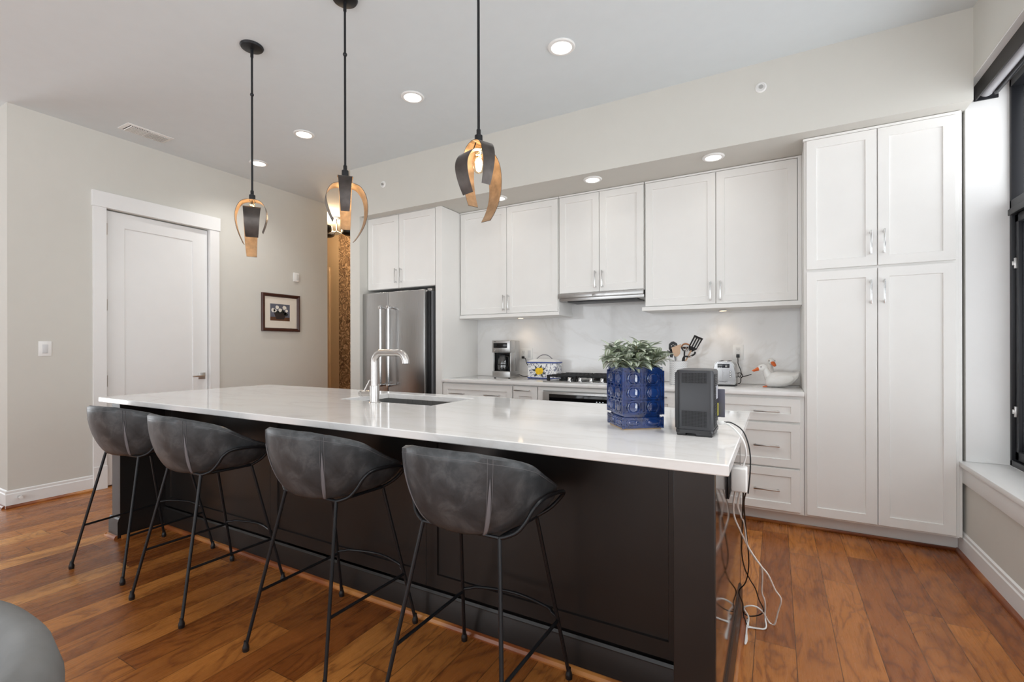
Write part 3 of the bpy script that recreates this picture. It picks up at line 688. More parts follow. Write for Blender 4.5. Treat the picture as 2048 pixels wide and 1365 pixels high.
# sink and faucet
sk = thing('undermount_sink', 'undermount stainless sink in the island', 'sink', ((SX0 + SX1) / 2, (SY0 + SY1) / 2, ZI - .25))
b = newbm()
zo = ZI - .0325
O = [(SX0 - .012, SY0 - .012), (SX1 + .012, SY0 - .012), (SX1 + .012, SY1 + .012), (SX0 - .012, SY1 + .012)]; I = [(SX0 + .002, SY0 + .002), (SX1 - .002, SY0 + .002), (SX1 - .002, SY1 - .002), (SX0 + .002, SY1 - .002)]
rings = [(O, zo), (I, zo), (I, zo - .20), ([(SX0 + .02, SY0 + .02), (SX1 - .02, SY0 + .02), (SX1 - .02, SY1 - .02), (SX0 + .02, SY1 - .02)], zo - .215), ]
V = [[b.verts.new((x, y, z)) for x, y in r] for r, z in rings]
for A, B in zip(V, V[1:]):
    for k in range(4): b.faces.new((A[k], A[(k + 1) % 4], B[(k + 1) % 4], B[k]))
b.faces.new(V[-1]); obj('basin', b, m_steel, sk, smooth=20)
b = newbm(); lathe(b, [(.045, 0), (.04, .003), (.02, .001)], 20, ((SX0 + SX1) / 2, SY1 - .1, zo - .214)); obj('drain', b, m_chrome, sk)
fx, fy = -2.033, 2.008
fc = thing('kitchen_faucet', 'brushed steel square-arc faucet at the island sink', 'faucet', (fx, fy, ZI))
b = newbm(); lathe(b, [(.034, 0), (.034, .004), (.027, .006), (.027, .098), (.0262, .1)], 24, (fx, fy, ZI)); obj('faucet_base', b, m_nickel, fc)
b = newbm(); R_ = .055; top = 1.199; xs = -1.80
pts = [(fx, fy, ZI + .098), (fx, fy, top - R_)]
pts += [(fx + R_ - R_ * math.cos(a), fy, top - R_ + R_ * math.sin(a)) for a in [PI / 2 * k / 8 for k in range(1, 9)]]
pts += [(xs - R_ + .005, fy, top)] + [(xs - R_ + .005 + R_ * math.sin(a), fy, top - R_ + R_ * math.cos(a)) for a in [PI / 2 * k / 8 for k in range(1, 9)]]
pts += [(xs + .005, fy, top - R_ - .004)]
tube(b, pts, .0205, 20); obj('spout', b, m_nickel, fc, smooth=50)
b = newbm(); tube(b, [(xs + .005, fy, top - R_ - .002), (xs + .005, fy, top - R_ - .007)], .016, 16); obj('aerator', b, m_blackp, fc)
b = newbm(); tube(b, [(fx - .02, fy, ZI + .053), (fx - .095, fy, ZI + .050)], [.017, .017], 16); tube(b, [(fx - .095, fy, ZI + .05), (fx - .112, fy, ZI + .047)], [.0185, .0185], 16)
tube(b, [(fx - .085, fy, ZI + .06), (fx - .036, fy, ZI + .13)], .005, 10); obj('lever_handle', b, m_nickel, fc)

# ------------------------------------------------------------------ bar stools
def make_stool(label):
    t = thing('bar_stool', label, 'bar stool', (0, 0, 0), 0, 'leather bar stools along the island')
    ZBT = .635
    def rim(phi):           # phi = angle from the back (radians), 0 at the back, pi at the front
        a = abs(phi) / PI
        K = [(0, .908), (.15, .905), (.25, .890), (.33, .872), (.40, .850), (.50, .803), (.60, .762), (.70, .733), (.85, .692), (1.0, .674)]
        for (a0, z0_), (a1, z1_) in zip(K, K[1:]):
            if a <= a1: return z0_ + (z1_ - z0_) * (a - a0) / (a1 - a0)
        return K[-1][1]
    def pt(phi, v, inset=0):
        s, c = math.sin(phi), math.cos(phi)
        n = 2.45
        k = (abs(s) ** n + abs(c) ** n) ** (-1 / n)
        prof = math.sin(min(1, v) * PI / 2) ** .75
        ax = .150 + (.258 - .150) * prof - inset
        ay = (.165 + (.250 - .165) * prof ** 1.1 if c > 0 else .150 + (.250 - .150) * prof) - inset
        z = ZBT + (rim(phi) - ZBT) * (v ** 1.25 if v < 1 else 1)
        return Vector((ax * s * k, -.0 - ay * c * k + .01, z))
    NU, NV = 64, 12
    b = newbm()
    def wrap(fn, nv):
        R = []
        for j in range(nv + 1): R.append([b.verts.new(fn(-PI + 2 * PI * i / NU, j / nv)) for i in range(NU)])
        for A, B in zip(R, R[1:]):
            for i in range(NU): b.faces.new((A[i], A[(i + 1) % NU], B[(i + 1) % NU], B[i]))
        return R
    out = wrap(lambda p, v: pt(p, v), NV)
    b.faces.new(list(reversed(out[0])))
    TH = .024
    def inner(p, v):
        q = pt(p, 1 - v * .72, TH); q.z = max(q.z - .0, ZBT + .03); return q
    inn = wrap(inner, 8)
    def lip(i, j):
        p = -PI + 2 * PI * i / NU; A = pt(p, 1); B = pt(p, 1, TH); m = (A + B) / 2; m.z += .008; return m
    L = [b.verts.new(lip(i, 0)) for i in range(NU)]
    for i in range(NU):
        k = (i + 1) % NU
        b.faces.new((out[-1][i], out[-1][k], L[k], L[i])); b.faces.new((L[i], L[k], inn[0][k], inn[0][i]))
    b.faces.new(inn[-1])
    sh = obj('seat_shell', b, m_leather, t, world=False, smooth=60)
    b = newbm()
    prof = [(0.0, ZBT + .055), (.10, ZBT + .053), (.155, ZBT + .045), (.172, ZBT + .03), (.165, ZBT + .015)]
    R = [[b.verts.new((r * math.sin(2 * PI * k / 32) * 1.05, r * math.cos(2 * PI * k / 32) * 1.0 + .005, z)) for k in range(32)] for r, z in prof[1:]]
    for A, B in zip(R, R[1:]):
        for k in range(32): b.faces.new((A[k], A[(k + 1) % 32], B[(k + 1) % 32], B[k]))
    b.faces.new(R[0]); obj('seat_cushion', b, m_leather, t, world=False, smooth=60)
    for s in (-1, 1):           # seam gusset at each back corner
        b = newbm(); phi = s * .66; Nn = 20; Lp, Rp, Cp = [], [], []
        for j in range(Nn + 1):
            v = .02 + .80 * j / Nn; w = .0062 * math.sin(PI * (.30 + .70 * j / Nn)) ** .8 / .22 + .0008
            c0 = pt(phi, v); nrm = Vector((c0.x, c0.y, 0)).normalized() * .0025
            Lp.append(b.verts.new(pt(phi - w * .9, v) + nrm * .6)); Cp.append(b.verts.new(c0 + nrm * 1.3)); Rp.append(b.verts.new(pt(phi + w * .9, v) + nrm * .6))
        for j in range(Nn):
            b.faces.new((Lp[j], Cp[j], Cp[j + 1], Lp[j + 1])); b.faces.new((Cp[j], Rp[j], Rp[j + 1], Cp[j + 1]))
        obj('seam_gusset', b, m_piping, t, world=False, smooth=60)
        b = newbm()
        for w in (-.03, .03):
            P = [pt(phi + w * (1 if v > .7 else 1.0), v) + Vector((pt(phi, v).x, pt(phi, v).y, 0)).normalized() * .001 for v in [k / 16 for k in range(1, 17)]]
            tube(b, P, .0007, 5)
        obj('stitching', b, simple('stitch_thread', srgb(112, 110, 112), .7), t, world=False, smooth=60)
    b = newbm()
    P = [pt(-PI + 2 * PI * i / 96, .955) * 1.0 for i in range(96) if abs(-PI + 2 * PI * i / 96) < 2.2]
    P = [p + Vector((p.x, p.y, 0)).normalized() * .0008 for p in P]
    tube(b, P, .0006, 5); obj('stitching', b, bpy.data.materials['stitch_thread'], t, world=False, smooth=60)
    # frame
    tops = {(-1, -1): (-.152, -.120, .632), (1, -1): (.152, -.120, .632), (-1, 1): (-.165, .115, .630), (1, 1): (.165, .115, .630)}
    foot = {(-1, -1): (-.237, -.246), (1, -1): (.237, -.246), (-1, 1): (-.237, .246), (1, 1): (.237, .246)}
    rr = .0070
    def at(sx, sy, z):
        T = Vector(tops[(sx, sy)]); F = Vector(foot[(sx, sy)] + (.0,)); k = z / T.z; return F + (T - F) * k
    for (sx, sy), tp in tops.items():
        b = newbm(); P = [at(sx, sy, .022), at(sx, sy, .61)] + ([Vector(tp)] if True else [])
        tube(b, P, rr, 10); lg = obj('leg', b, m_black, t, world=False)
        b = newbm(); f0 = at(sx, sy, .0); f1 = at(sx, sy, .05)
        lathe(b, [(.011, 0), (.0125, .002), (.0125, .009), (.0133, .011), (.0122, .020), (.0085, .031), (.0076, .042)], 14, (f0.x + (f1.x - f0.x) * .4, f0.y + (f1.y - f0.y) * .4, 0))
        obj('foot_cap', b, m_blackp, lg, world=False)
    for s in (-1, 1):
        b = newbm()
        tube(b, catmull([tops[(s, -1)], (s * .172, -.112, .637), (s * .202, -.098, .652), (s * .226, -.082, .684), (s * .244, -.066, .722), (s * .256, -.036, .742), (s * .263, .03, .744), (s * .264, .10, .735), (s * .258, .142, .720), (s * .240, .152, .696), (s * .208, .138, .660), tops[(s, 1)]], 6), .0068, 10)
        obj('side_rail', b, m_black, t, world=False, smooth=60)
    b = newbm(); tube(b, [tops[(-1, -1)], tops[(1, -1)]], .0065, 8); tube(b, [tops[(-1, 1)], tops[(1, 1)]], .0065, 8)
    for s in (-1, 1): tube(b, [tops[(s, -1)], tops[(s, 1)]], .0065, 8)
    obj('seat_frame', b, m_black, t, world=False)
    b = newbm(); zf = .232
    for s in (-1, 1): tube(b, [at(s, -1, zf), at(s, 1, zf)], .0062, 8)
    A, B = at(-1, 1, zf + .012), at(1, 1, zf + .012)
    tube(b, catmull([A, A + Vector((.025, .012, .004)), A + Vector((.06, .035, .006)), (0, (A.y + B.y) / 2 + .062, A.z + .008), B + Vector((-.06, .035, .006)), B + Vector((-.025, .012, .004)), B], 6), .0062, 8)
    obj('footrest', b, m_black, t, world=False, smooth=60)
    return t
st = make_stool('charcoal leather bar stool farthest left, nearest the white door')
SP = [((-3.222, 1.372, 0), math.radians(6.5)), ((-2.509, 1.350, 0), math.radians(-.8)), ((-1.640, 1.388, 0), math.radians(0)), ((-.905, 1.388, 0), math.radians(0))]
st.location = SP[0][0]; st.rotation_euler = (0, 0, SP[0][1]); WM[st.name] = Matrix.Translation(Vector(SP[0][0])) @ Matrix.Rotation(SP[0][1], 4, 'Z')
for (loc, rz), lab in zip(SP[1:], ('charcoal leather bar stool second from the white door', 'charcoal leather bar stool third from the white door, second from the corded island end', 'charcoal leather bar stool nearest the corded right end of the island')):
    dup(st, loc, rz, lab)

# ------------------------------------------------------------------ pendants
def petal(bm, az, pts, w0, w1):
    C = catmull([(r, 0, z) for r, z in pts], 6); n = len(C); ca, sa = math.cos(az), math.sin(az)
    T = .0012; rows = []
    for i, p in enumerate(C):
        a = C[max(0, i - 1)]; b_ = C[min(n - 1, i + 1)]; t = (b_ - a).normalized(); nrm = Vector((-t.z, 0, t.x))   # outward/up normal in the r-z plane
        if nrm.x < 0 and i > 2: nrm = -nrm
        if i <= 2: nrm = Vector((0, 0, 1)) if nrm.z < 0 and False else (nrm if nrm.z > 0 else -nrm)
        k = i / (n - 1); w = w0 + (w1 - w0) * k
        row = []
        for off in (T, -T):
            for s in (-1, 1):
                q = p + nrm * off; x, y = q.x, s * w / 2
                row.append(bm.verts.new((x * ca - y * sa, x * sa + y * ca, q.z)))
        rows.append(row)
    for A, B in zip(rows, rows[1:]):
        bm.faces.new((A[0], A[1], B[1], B[0])).material_index = 0        # outside
        bm.faces.new((A[3], A[2], B[2], B[3])).material_index = 1        # inside
        bm.faces.new((A[1], A[3], B[3], B[1])).material_index = 0; bm.faces.new((A[2], A[0], B[0], B[2])).material_index = 0
    for r in (rows[0], rows[-1]): bm.faces.new((r[0], r[2], r[3], r[1])).material_index = 0
def make_pendant(label):
    """origin at the ceiling"""
    t = thing('pendant_light', label, 'pendant light', (0, 0, 0), 0, 'ribbon pendants over the island')
    zt = -.970          # underside of the socket
    b = newbm(); lathe(b, [(.066, 0), (.068, -.004), (.062, -.014), (.020, -.022)], 28); obj('canopy', b, m_black, t, world=False)
    b = newbm(); tube(b, [(0, 0, -.018), (0, 0, -.07)], .009, 10); tube(b, [(0, 0, -.06), (0, 0, zt + .06)], .0062, 10)
    lathe(b, [(.0064, -.01), (.010, -.006), (.0115, 0), (.010, .006), (.0064, .01)], 12, (0, 0, -.305)); obj('rod', b, m_black, t, world=False)
    b = newbm(); lathe(b, [(.007, .065), (.010, .060), (.010, .038), (.018, .034), (.0185, .004), (.018, 0)], 16, (0, 0, zt)); obj('socket', b, m_black, t, world=False)
    sh = [(0.0, -.001), (.026, -.002), (.056, -.014), (.076, -.045), (.083, -.085), (.080, -.125), (.070, -.165), (.058, -.20)]
    bk = [(0.0, -.001), (.026, -.002), (.058, -.016), (.082, -.055), (.092, -.105), (.086, -.165), (.070, -.222), (.048, -.275)]
    lo_ = [(.030, -.046), (.068, -.058), (.092, -.090), (.100, -.125), (.094, -.165), (.080, -.205), (.062, -.242)]
    lg = [(.026, -.040), (.068, -.052), (.098, -.090), (.110, -.140), (.110, -.195), (.098, -.250), (.074, -.302), (.046, -.345)]
    for az, pr, w0, w1 in ((-PI / 2, sh, .084, .044), (.22, lg, .098, .058), (PI / 2, bk, .080, .052), (PI + .12, lo_, .104, .070)):
        b = newbm(); petal(b, az, [(r, z + zt) for r, z in pr], w0, w1); o = obj('ribbon', b, [m_bronze, m_gold], t, world=False, smooth=40, recalc=False); o['label'] = 'dark bronze ribbon with gold inside'
        if pr[0][0] > 0:
            b = newbm(); tube(b, [(.014 * math.cos(az), .014 * math.sin(az), zt + .004), (.034 * math.cos(az), .034 * math.sin(az), zt - .044)], .0025, 6); obj('bracket', b, m_black, t, world=False)
    b = newbm(); lathe(b, [(.013, 0), (.014, -.02), (.022, -.045), (.029, -.07), (.031, -.09), (.027, -.112), (.014, -.128), (.002, -.132)], 20, (0, 0, zt - .006)); bl = obj('bulb', b, m_bulbglass, t, world=False)
    b = newbm(); P = [(.012 * math.cos(k * 1.3), .012 * math.sin(k * 1.3), zt - .022 - .0046 * k) for k in range(18)]
    tube(b, P, .0016, 5); obj('filament', b, m_fil, bl, world=False)
    l = bpy.data.lights.new('pendant_glow', 'POINT'); l.energy = .8; l.color = (1, .84, .66); l.shadow_soft_size = .02
    lo = bpy.data.objects.new('pendant_glow', l); COL.objects.link(lo); lo.parent = t; lo.location = (0, 0, zt - .075)
    return t
pd = make_pendant('bronze ribbon pendant farthest left over the island, by the white door')
PP = [((-2.868, 1.80, ZC), math.radians(139)), ((-2.036, 1.80, ZC), math.radians(48)), ((-1.174, 1.80, ZC), math.radians(66))]
pd.location = PP[0][0]; pd.rotation_euler = (0, 0, PP[0][1])
for (loc, rz), lab in zip(PP[1:], ('bronze ribbon pendant in the middle, beside the hallway opening', 'bronze ribbon pendant farthest right, in front of the wall cabinets')):
    dup(pd, loc, rz, lab)

# ------------------------------------------------------------------ ceiling lights, vent, sprinklers
def downlight(x, y, z, label, r=.085, power=22):
    t = thing('recessed_light', label, 'ceiling light', (x, y, z), 0, 'round recessed downlights')
    b = newbm(); lathe(b, [(r, 0), (r + .002, -.004), (r - .004, -.010), (r - .020, -.011), (r - .022, -.008)], 32, (x, y, z), cap0=False, cap1=False); obj('trim_ring', b, m_white, t)
    b = newbm(); lathe(b, [(r - .020, -.008), (.02, -.0085), (.001, -.0086)], 32, (x, y, z), cap0=False); obj('lens', b, m_led, t)
    l = bpy.data.lights.new('downlight_glow', 'SPOT'); l.energy = power; l.color = (1, .975, .94); l.spot_size = 2.4; l.spot_blend = 1.0; l.shadow_soft_size = .06
    lo = bpy.data.objects.new('downlight_glow', l); COL.objects.link(lo); lo.parent = t; lo.location = (0, 0, -.02)
downlight(-1.174, 2.754, ZC, 'largest round downlight on the ceiling, above the right pendant')
downlight(-2.387, 2.752, ZC, 'round ceiling downlight between the middle and right pendant rods')
downlight(-3.640, 2.760, ZC, 'round ceiling downlight between the left and middle pendant rods', .085, 28)
downlight(-4.615, 2.965, ZC, 'round ceiling downlight touching the left pendant rod, near the door wall', .085, 45)
downlight(-.20, .90, ZC, 'unseen ceiling downlight added near the right end of the island', .085, 28)  # out-of-view lamp added to brighten the right wall and floor
downlight(.38, 1.55, ZC, 'unseen ceiling downlight added above the walkway between island and window', .085, 62)  # extra lamp above the frame, put in to lift the right-hand floor
downlight(-.392, 3.700, ZS, 'round downlight in the soffit over the right wall cabinet', .075, 1.0)
downlight(-1.306, 3.705, ZS, 'round downlight in the soffit over the range hood cabinet', .075, 1.0)
downlight(-2.218, 3.740, ZS, 'round downlight in the soffit beside the right pendant ribbons', .075, 1.0)
vt = thing('ceiling_vent', 'white slotted air vent on the ceiling above the door', 'air vent', (-4.83, 2.07, ZC))
b = newbm(); box(b, -4.925, -4.735, 1.895, 2.245, ZC - .006, ZC, .003); fr_ = obj('vent_frame', b, m_white, vt)
b = newbm()
box(b, -4.905, -4.765, 1.925, 2.065, ZC - .0075, ZC - .0062)
obj('vent_opening', b, m_dark, vt, smooth=0)
for k in range(24):
    yy = 1.93 + k * .0125
    if abs(yy - 2.07) < .008: continue
    b = newbm(); s = 1 if yy < 2.07 else -1
    prism(b, [(0, 0), (.0035, 0), (.0035 + s * .004, -.008), (s * .004, -.008)], .14, lambda u, v, w: (-4.905 + w, yy + u, ZC - .0065 + v)); obj('louver', b, m_white, vt, smooth=0)
for x, z, lab in ((-.082, 2.957, 'round white sprinkler head high on the soffit near the pantry'), (-3.480, 2.890, 'round white sprinkler head on the soffit above the fridge cabinet')):
    s = thing('sprinkler_head', lab, 'sprinkler', (x, YS, z), 0, 'soffit sprinklers')
    def ring(prof, n=20):
        bm = newbm(); R = [[bm.verts.new((x + r * math.cos(2 * PI * k / n), YS - d_, z + r * math.sin(2 * PI * k / n))) for k in range(n)] for r, d_ in prof]
        for A, B in zip(R, R[1:]):
            for k in range(n): bm.faces.new((A[k], A[(k + 1) % n], B[(k + 1) % n], B[k]))
        bm.faces.new(R[-1]); return bm
    obj('escutcheon', ring([(.034, 0), (.034, .004), (.026, .009), (.022, .004)]), m_white, s)
    obj('deflector', ring([(.006, .003), (.006, .014), (.014, .015), (.014, .017)], 12), m_nickel, s)

# ------------------------------------------------------------------ hallway lamp
hl = thing('hall_lamp', 'hallway ceiling lamp with black bowl shades', 'ceiling lamp', (-5.55, 4.75, ZC))
hx, hy = -5.55, 4.75
b = newbm(); lathe(b, [(.06, 0), (.06, -.02), (.02, -.03)], 20, (hx, hy, ZC)); tube(b, [(hx, hy, ZC - .03), (hx, hy, ZC - .21)], .008, 8)
arms = [(-.17, -.03), (.19, .06), (.02, -.24)]
for ax, ay in arms: tube(b, catmull([(hx, hy, ZC - .20), (hx + ax * .4, hy + ay * .4, ZC - .235), (hx + ax * .8, hy + ay * .8, ZC - .215)], 5), .006, 8)
obj('lamp_arms', b, m_black, hl)
for ax, ay in arms:
    b = newbm(); lathe(b, [(.02, -.075), (.07, -.068), (.10, -.05), (.112, -.022), (.108, .02), (.104, .02), (.106, -.02), (.06, -.058)], 22, (hx + ax, hy + ay, ZC - .20), cap1=False); sd = obj('lamp_shade', b, m_blackp, hl)
    b = newbm(); lathe(b, [(.002, -.05), (.03, -.04), (.035, -.01), (.02, .01), (.002, .016)], 14, (hx + ax, hy + ay, ZC - .20)); obj('bulb', b, emit('hall_bulb', (1, .66, .34, 1), 10), sd)
l = bpy.data.lights.new('hall_glow', 'POINT'); l.energy = 60; l.color = (1, .70, .42); l.shadow_soft_size = .08
lo = bpy.data.objects.new('hall_glow', l); COL.objects.link(lo); lo.parent = hl; lo.location = (-.02, -.03, -.13)

# ------------------------------------------------------------------ left wall fittings
sw = thing('light_switch', 'white rocker light switch on the wall left of the door', 'light switch', (XL, 1.50, 1.226))
b = newbm(); box(b, XL, XL + .006, 1.460, 1.540, 1.166, 1.287, .003); obj('plate', b, m_white, sw)
b = newbm(); box(b, XL + .006, XL + .010, 1.483, 1.517, 1.190, 1.262, .002); obj('rocker', b, simple('rocker_grey', srgb(216, 217, 218), .4), sw)
th = thing('thermostat', 'small white wall thermostat above the framed picture', 'thermostat', (XL, 3.79, 2.10))
b = newbm(); box(b, XL, XL + .018, 3.752, 3.828, 2.045, 2.155, .004); obj('housing', b, m_white, th)
b = newbm(); box(b, XL + .018, XL + .020, 3.788, 3.823, 2.065, 2.135, .002); obj('cover', b, simple('thermostat_face', srgb(218, 217, 214), .4), th)
pic = thing('framed_picture', 'small framed flower print with white mat in a dark wood frame', 'picture', (XL, 3.585, 1.65))
py0, py1, pz0, pz1 = 3.338, 3.832, 1.428, 1.872
b = newbm()
def frame_ring(bm, y0, y1, z0, z1, prof):
    R = [[bm.verts.new((XL + d_, a, c)) for a, c in ((y0 + i, z0 + i), (y1 - i, z0 + i), (y1 - i, z1 - i), (y0 + i, z1 - i))] for i, d_ in prof]
    for A, B in zip(R, R[1:]):
        for k in range(4): bm.faces.new((A[k], A[(k + 1) % 4], B[(k + 1) % 4], B[k]))
frame_ring(b, py0, py1, pz0, pz1, [(0, 0), (0, .022), (.006, .030), (.018, .030), (.024, .022), (.032, .024), (.040, .012), (.040, .0)])
obj('frame', b, simple('mahogany_frame', srgb(66, 32, 24), .3, var=.2), pic, smooth=30)
b = newbm(); box(b, XL + .004, XL + .010, py0 + .036, py1 - .036, pz0 + .036, pz1 - .036); box(b, XL + .0102, XL + .0115, 3.425, 3.713, 1.535, 1.772); obj('mat_board', b, simple('cream_mat', srgb(232, 224, 212), .9, var=.01), pic, smooth=0)
b = newbm(); ya, yb, za, zb = 3.443, 3.697, 1.553, 1.752; xx = XL + .012
def P_(u, v): return (ya + (yb - ya) * u, za + (zb - za) * v)
def rect(u0, u1, v0, v1, mi, e): (a, c), (a2, c2) = P_(u0, v0), P_(u1, v1); quad(b, [(xx + e, a, c), (xx + e, a2, c), (xx + e, a2, c2), (xx + e, a, c2)], mi)
def blob(u, v, ru, rv, mi, e, n=14, wob=.12):
    b.faces.new([b.verts.new((xx + e, *P_(u + ru * (1 + wob * math.sin(3 * k + u * 9)) * math.cos(2 * PI * k / n), v + rv * (1 + wob * math.cos(5 * k)) * math.sin(2 * PI * k / n)))) for k in range(n)]).material_index = mi
rect(0, 1, .22, 1, 0, 0); rect(0, 1, 0, .22, 1, 0)
b.faces.new([b.verts.new((xx + .0004, *P_(u, v))) for u, v in ((.18, .48), (.30, .10), (.70, .10), (.82, .48))]).material_index = 2
for u, v in ((.62, .56), (.72, .46), (.48, .52), (.80, .40), (.33, .5)): blob(u, v, .10, .10, 3, .0007)
for u, v, r in ((.15, .62, .10), (.35, .80, .09), (.50, .64, .09), (.72, .80, .10), (.83, .62, .07), (.24, .60, .08)): blob(u, v, r, r * 1.2, 4, .001)
obj('print', b, [simple('print_sky', srgb(98, 100, 112), .8, var=.12), simple('print_table', srgb(92, 58, 34), .8, var=.2), simple('print_bowl', srgb(44, 34, 30), .8, var=.2), simple('print_leaf', srgb(34, 36, 30), .8), simple('print_bloom', srgb(232, 228, 218), .8, var=.05)], pic, smooth=0, recalc=False)
ds = thing('door_stop', 'small chrome door stop on the left baseboard', 'door stop', (XL + .014, 1.344, .077))
b = newbm(); tube(b, [(XL + .014, 1.344, .077), (XL + .055, 1.344, .077)], .011, 14); obj('stop_body', b, m_chrome, ds)
b = newbm(); tube(b, [(XL + .055, 1.344, .077), (XL + .066, 1.344, .077)], .012, 14); obj('rubber_tip', b, m_white, ds)

# ------------------------------------------------------------------ outlets on the backsplash
YO = YB - .0205
def outlet(label, x0, x1, z0, z1, sockets, rockers):
    t = thing('wall_outlet', label, 'outlet', ((x0 + x1) / 2, YO, (z0 + z1) / 2), 0, 'backsplash outlets')
    b = newbm(); box(b, x0, x1, YO - .006, YO, z0, z1, .002); obj('plate', b, m_white, t)
    for sx in sockets:
        b = newbm(); box(b, sx - .017, sx + .017, YO - .0075, YO - .006, z0 + .022, z1 - .022, .001); so = obj('receptacle', b, simple('receptacle_white', srgb(228, 228, 226), .4), t)
        b = newbm(); zz = z1 - .042
        box(b, sx - .008, sx - .0055, YO - .0079, YO - .0074, zz, zz + .010); box(b, sx + .0055, sx + .008, YO - .0079, YO - .0074, zz, zz + .010); box(b, sx - .002, sx + .002, YO - .0079, YO - .0074, zz - .010, zz - .006); obj('slots', b, m_dark, so, smooth=0)
    for sx in rockers:
        b = newbm(); box(b, sx - .016, sx + .016, YO - .009, YO - .006, z0 + .022, z1 - .022, .002); obj('rocker', b, bpy.data.materials['rocker_grey'], t)
outlet('white double outlet and switch plate beside the coffee maker', -2.292, -2.152, 1.105, 1.222, (-2.255,), (-2.19,))
outlet('white outlet plate above the toaster cord', -.310, -.228, 1.125, 1.248, (-.269,), ())

# ------------------------------------------------------------------ coffee maker
cx0, cx1, cy0, cy1 = -2.455, -2.252, 4.0, 4.20; zb = ZB
cm = thing('coffee_maker', 'stainless drip coffee maker with glass carafe on the back worktop', 'coffee maker', ((cx0 + cx1) / 2, 4.1, zb))
b = newbm(); box(b, cx0, cx1, cy0, cy1, zb + .006, zb + .068, .006, 3); obj('base', b, m_steel, cm)
b = newbm(); box(b, cx0, cx1, cy0 + .10, cy1, zb + .06, zb + .37, .006, 3); box(b, cx0 + .0005, cx0 + .014, cy0 + .02, cy0 + .099, zb + .062, zb + .26, .002); box(b, cx1 - .014, cx1 - .0005, cy0 + .02, cy0 + .099, zb + .062, zb + .26, .002); obj('rear_tower', b, m_steel, cm)
b = newbm(); box(b, cx0 + .014, cx1 - .014, cy0 + .096, cy0 + .101, zb + .066, zb + .258); box(b, cx0 + .014, cx1 - .014, cy0 + .012, cy0 + .1, zb + .066, zb + .072); obj('carafe_bay', b, m_blackp, cm)
b = newbm(); box(b, cx0, cx1, cy0 - .004, cy0 + .11, zb + .25, zb + .372, .006, 3); hdp = obj('brew_head', b, m_steel, cm)
b = newbm(); box(b, cx0 + .018, cx1 - .030, cy0 - .006, cy0, zb + .298, zb + .345, .002); obj('display', b, simple('coffee_display', srgb(14, 14, 16), .12), hdp)
b = newbm(); tube(b, [(cx0 + .032, cy0 - .002, zb + .272), (cx0 + .032, cy0 - .012, zb + .272)], .009, 14); obj('button', b, m_chrome, hdp)
b = newbm(); box(b, cx0 + .02, cx0 + .045, cy0 - .0048, cy0 - .003, zb + .356, zb + .361); obj('badge', b, m_blackp, hdp, smooth=0)
ccx, ccy = (cx0 + cx1) / 2 - .006, cy0 + .055
b = newbm(); lathe(b, [(.046, .0), (.056, .01), (.058, .06), (.054, .105), (.042, .13), (.038, .142)], 26, (ccx, ccy, zb + .074), cap1=False); ca = obj('carafe', b, m_carafe, cm)
b = newbm(); lathe(b, [(.041, .138), (.041, .150), (.03, .158)], 22, (ccx, ccy, zb + .074)); lathe(b, [(.0585, .054), (.0595, .058), (.0585, .064)], 26, (ccx, ccy, zb + .074), cap0=False, cap1=False)
tube(b, catmull([(ccx + .04, ccy - .01, zb + .218), (ccx + .072, ccy - .02, zb + .205), (ccx + .078, ccy - .022, zb + .15), (ccx + .060, ccy - .014, zb + .10)], 6), .008, 8); obj('carafe_handle', b, m_blackp, ca)
for xx in (cx0 + .02, cx1 - .02):
    b = newbm(); lathe(b, [(.010, 0), (.010, .007)], 10, (xx, cy0 + .02, zb)); obj('foot', b, m_blackp, cm)
cord('power_cord', [(cx1 - .02, cy1 - .02, zb + .035), (-2.215, 4.21, zb + .012), (-2.18, 4.23, zb + .012), (-2.165, 4.245, zb + .03), (-2.175, 4.255, zb + .09), (-2.205, 4.262, zb + .14), (-2.222, 4.268, zb + .185), (-2.242, 4.276, zb + .195), (-2.255, 4.284, zb + .198)], .0035, m_blackp, 'black cord running from the coffee maker to the wall outlet', cm)
# ------------------------------------------------------------------ lemon box
lx0, lx1, ly0, ly1 = -2.113, -1.808, 4.10, 4.23
lb = thing('ceramic_bread_box', 'white hand-painted lidded box with a lemon and blue rims', 'box', ((lx0 + lx1) / 2, 4.16, ZB))
def mk_majolica():
    t = NT('painted_majolica'); t.set(Roughness=.2); c = t.coord()
    wv = t.n('ShaderNodeTexNoise', ins={'Scale': 30.0, 'Detail': 2.0}); t.l(c, wv.inputs['Vector'])
    ad = t.n('ShaderNodeVectorMath', operation='MULTIPLY_ADD'); t.l(wv.outputs['Color'], ad.inputs[0]); ad.inputs[1].default_value = (.03, .03, .03); t.l(c, ad.inputs[2])
    v = t.n('ShaderNodeTexVoronoi', feature='DISTANCE_TO_EDGE', ins={'Scale': 46.0}); t.l(ad.outputs[0], v.inputs['Vector'])
    n = t.noise(c, 38, 2)
    mk = t.math('MULTIPLY', t.ramp(v.outputs['Distance'], [(.05, (1, 1, 1, 1)), (.13, (0, 0, 0, 1))]), t.ramp(n, [(.45, (0, 0, 0, 1)), (.53, (1, 1, 1, 1))]))
    t.l(t.mix(mk, srgb(240, 240, 240), srgb(70, 78, 112)), t.b.inputs['Base Color']); return t.m
m_maj = mk_majolica(); m_blue = simple('cobalt_rim', srgb(62, 82, 150), .2); m_lemon = simple('lemon_yellow', srgb(244, 198, 20), .3, var=.12, scale=40); m_lleaf = simple('painted_leaf', srgb(64, 72, 74), .3, var=.2)
b = newbm(); box(b, lx0, lx1, ly0, ly1, ZB, ZB + .150, .008, 3); bd = obj('box_body', b, m_maj, lb)
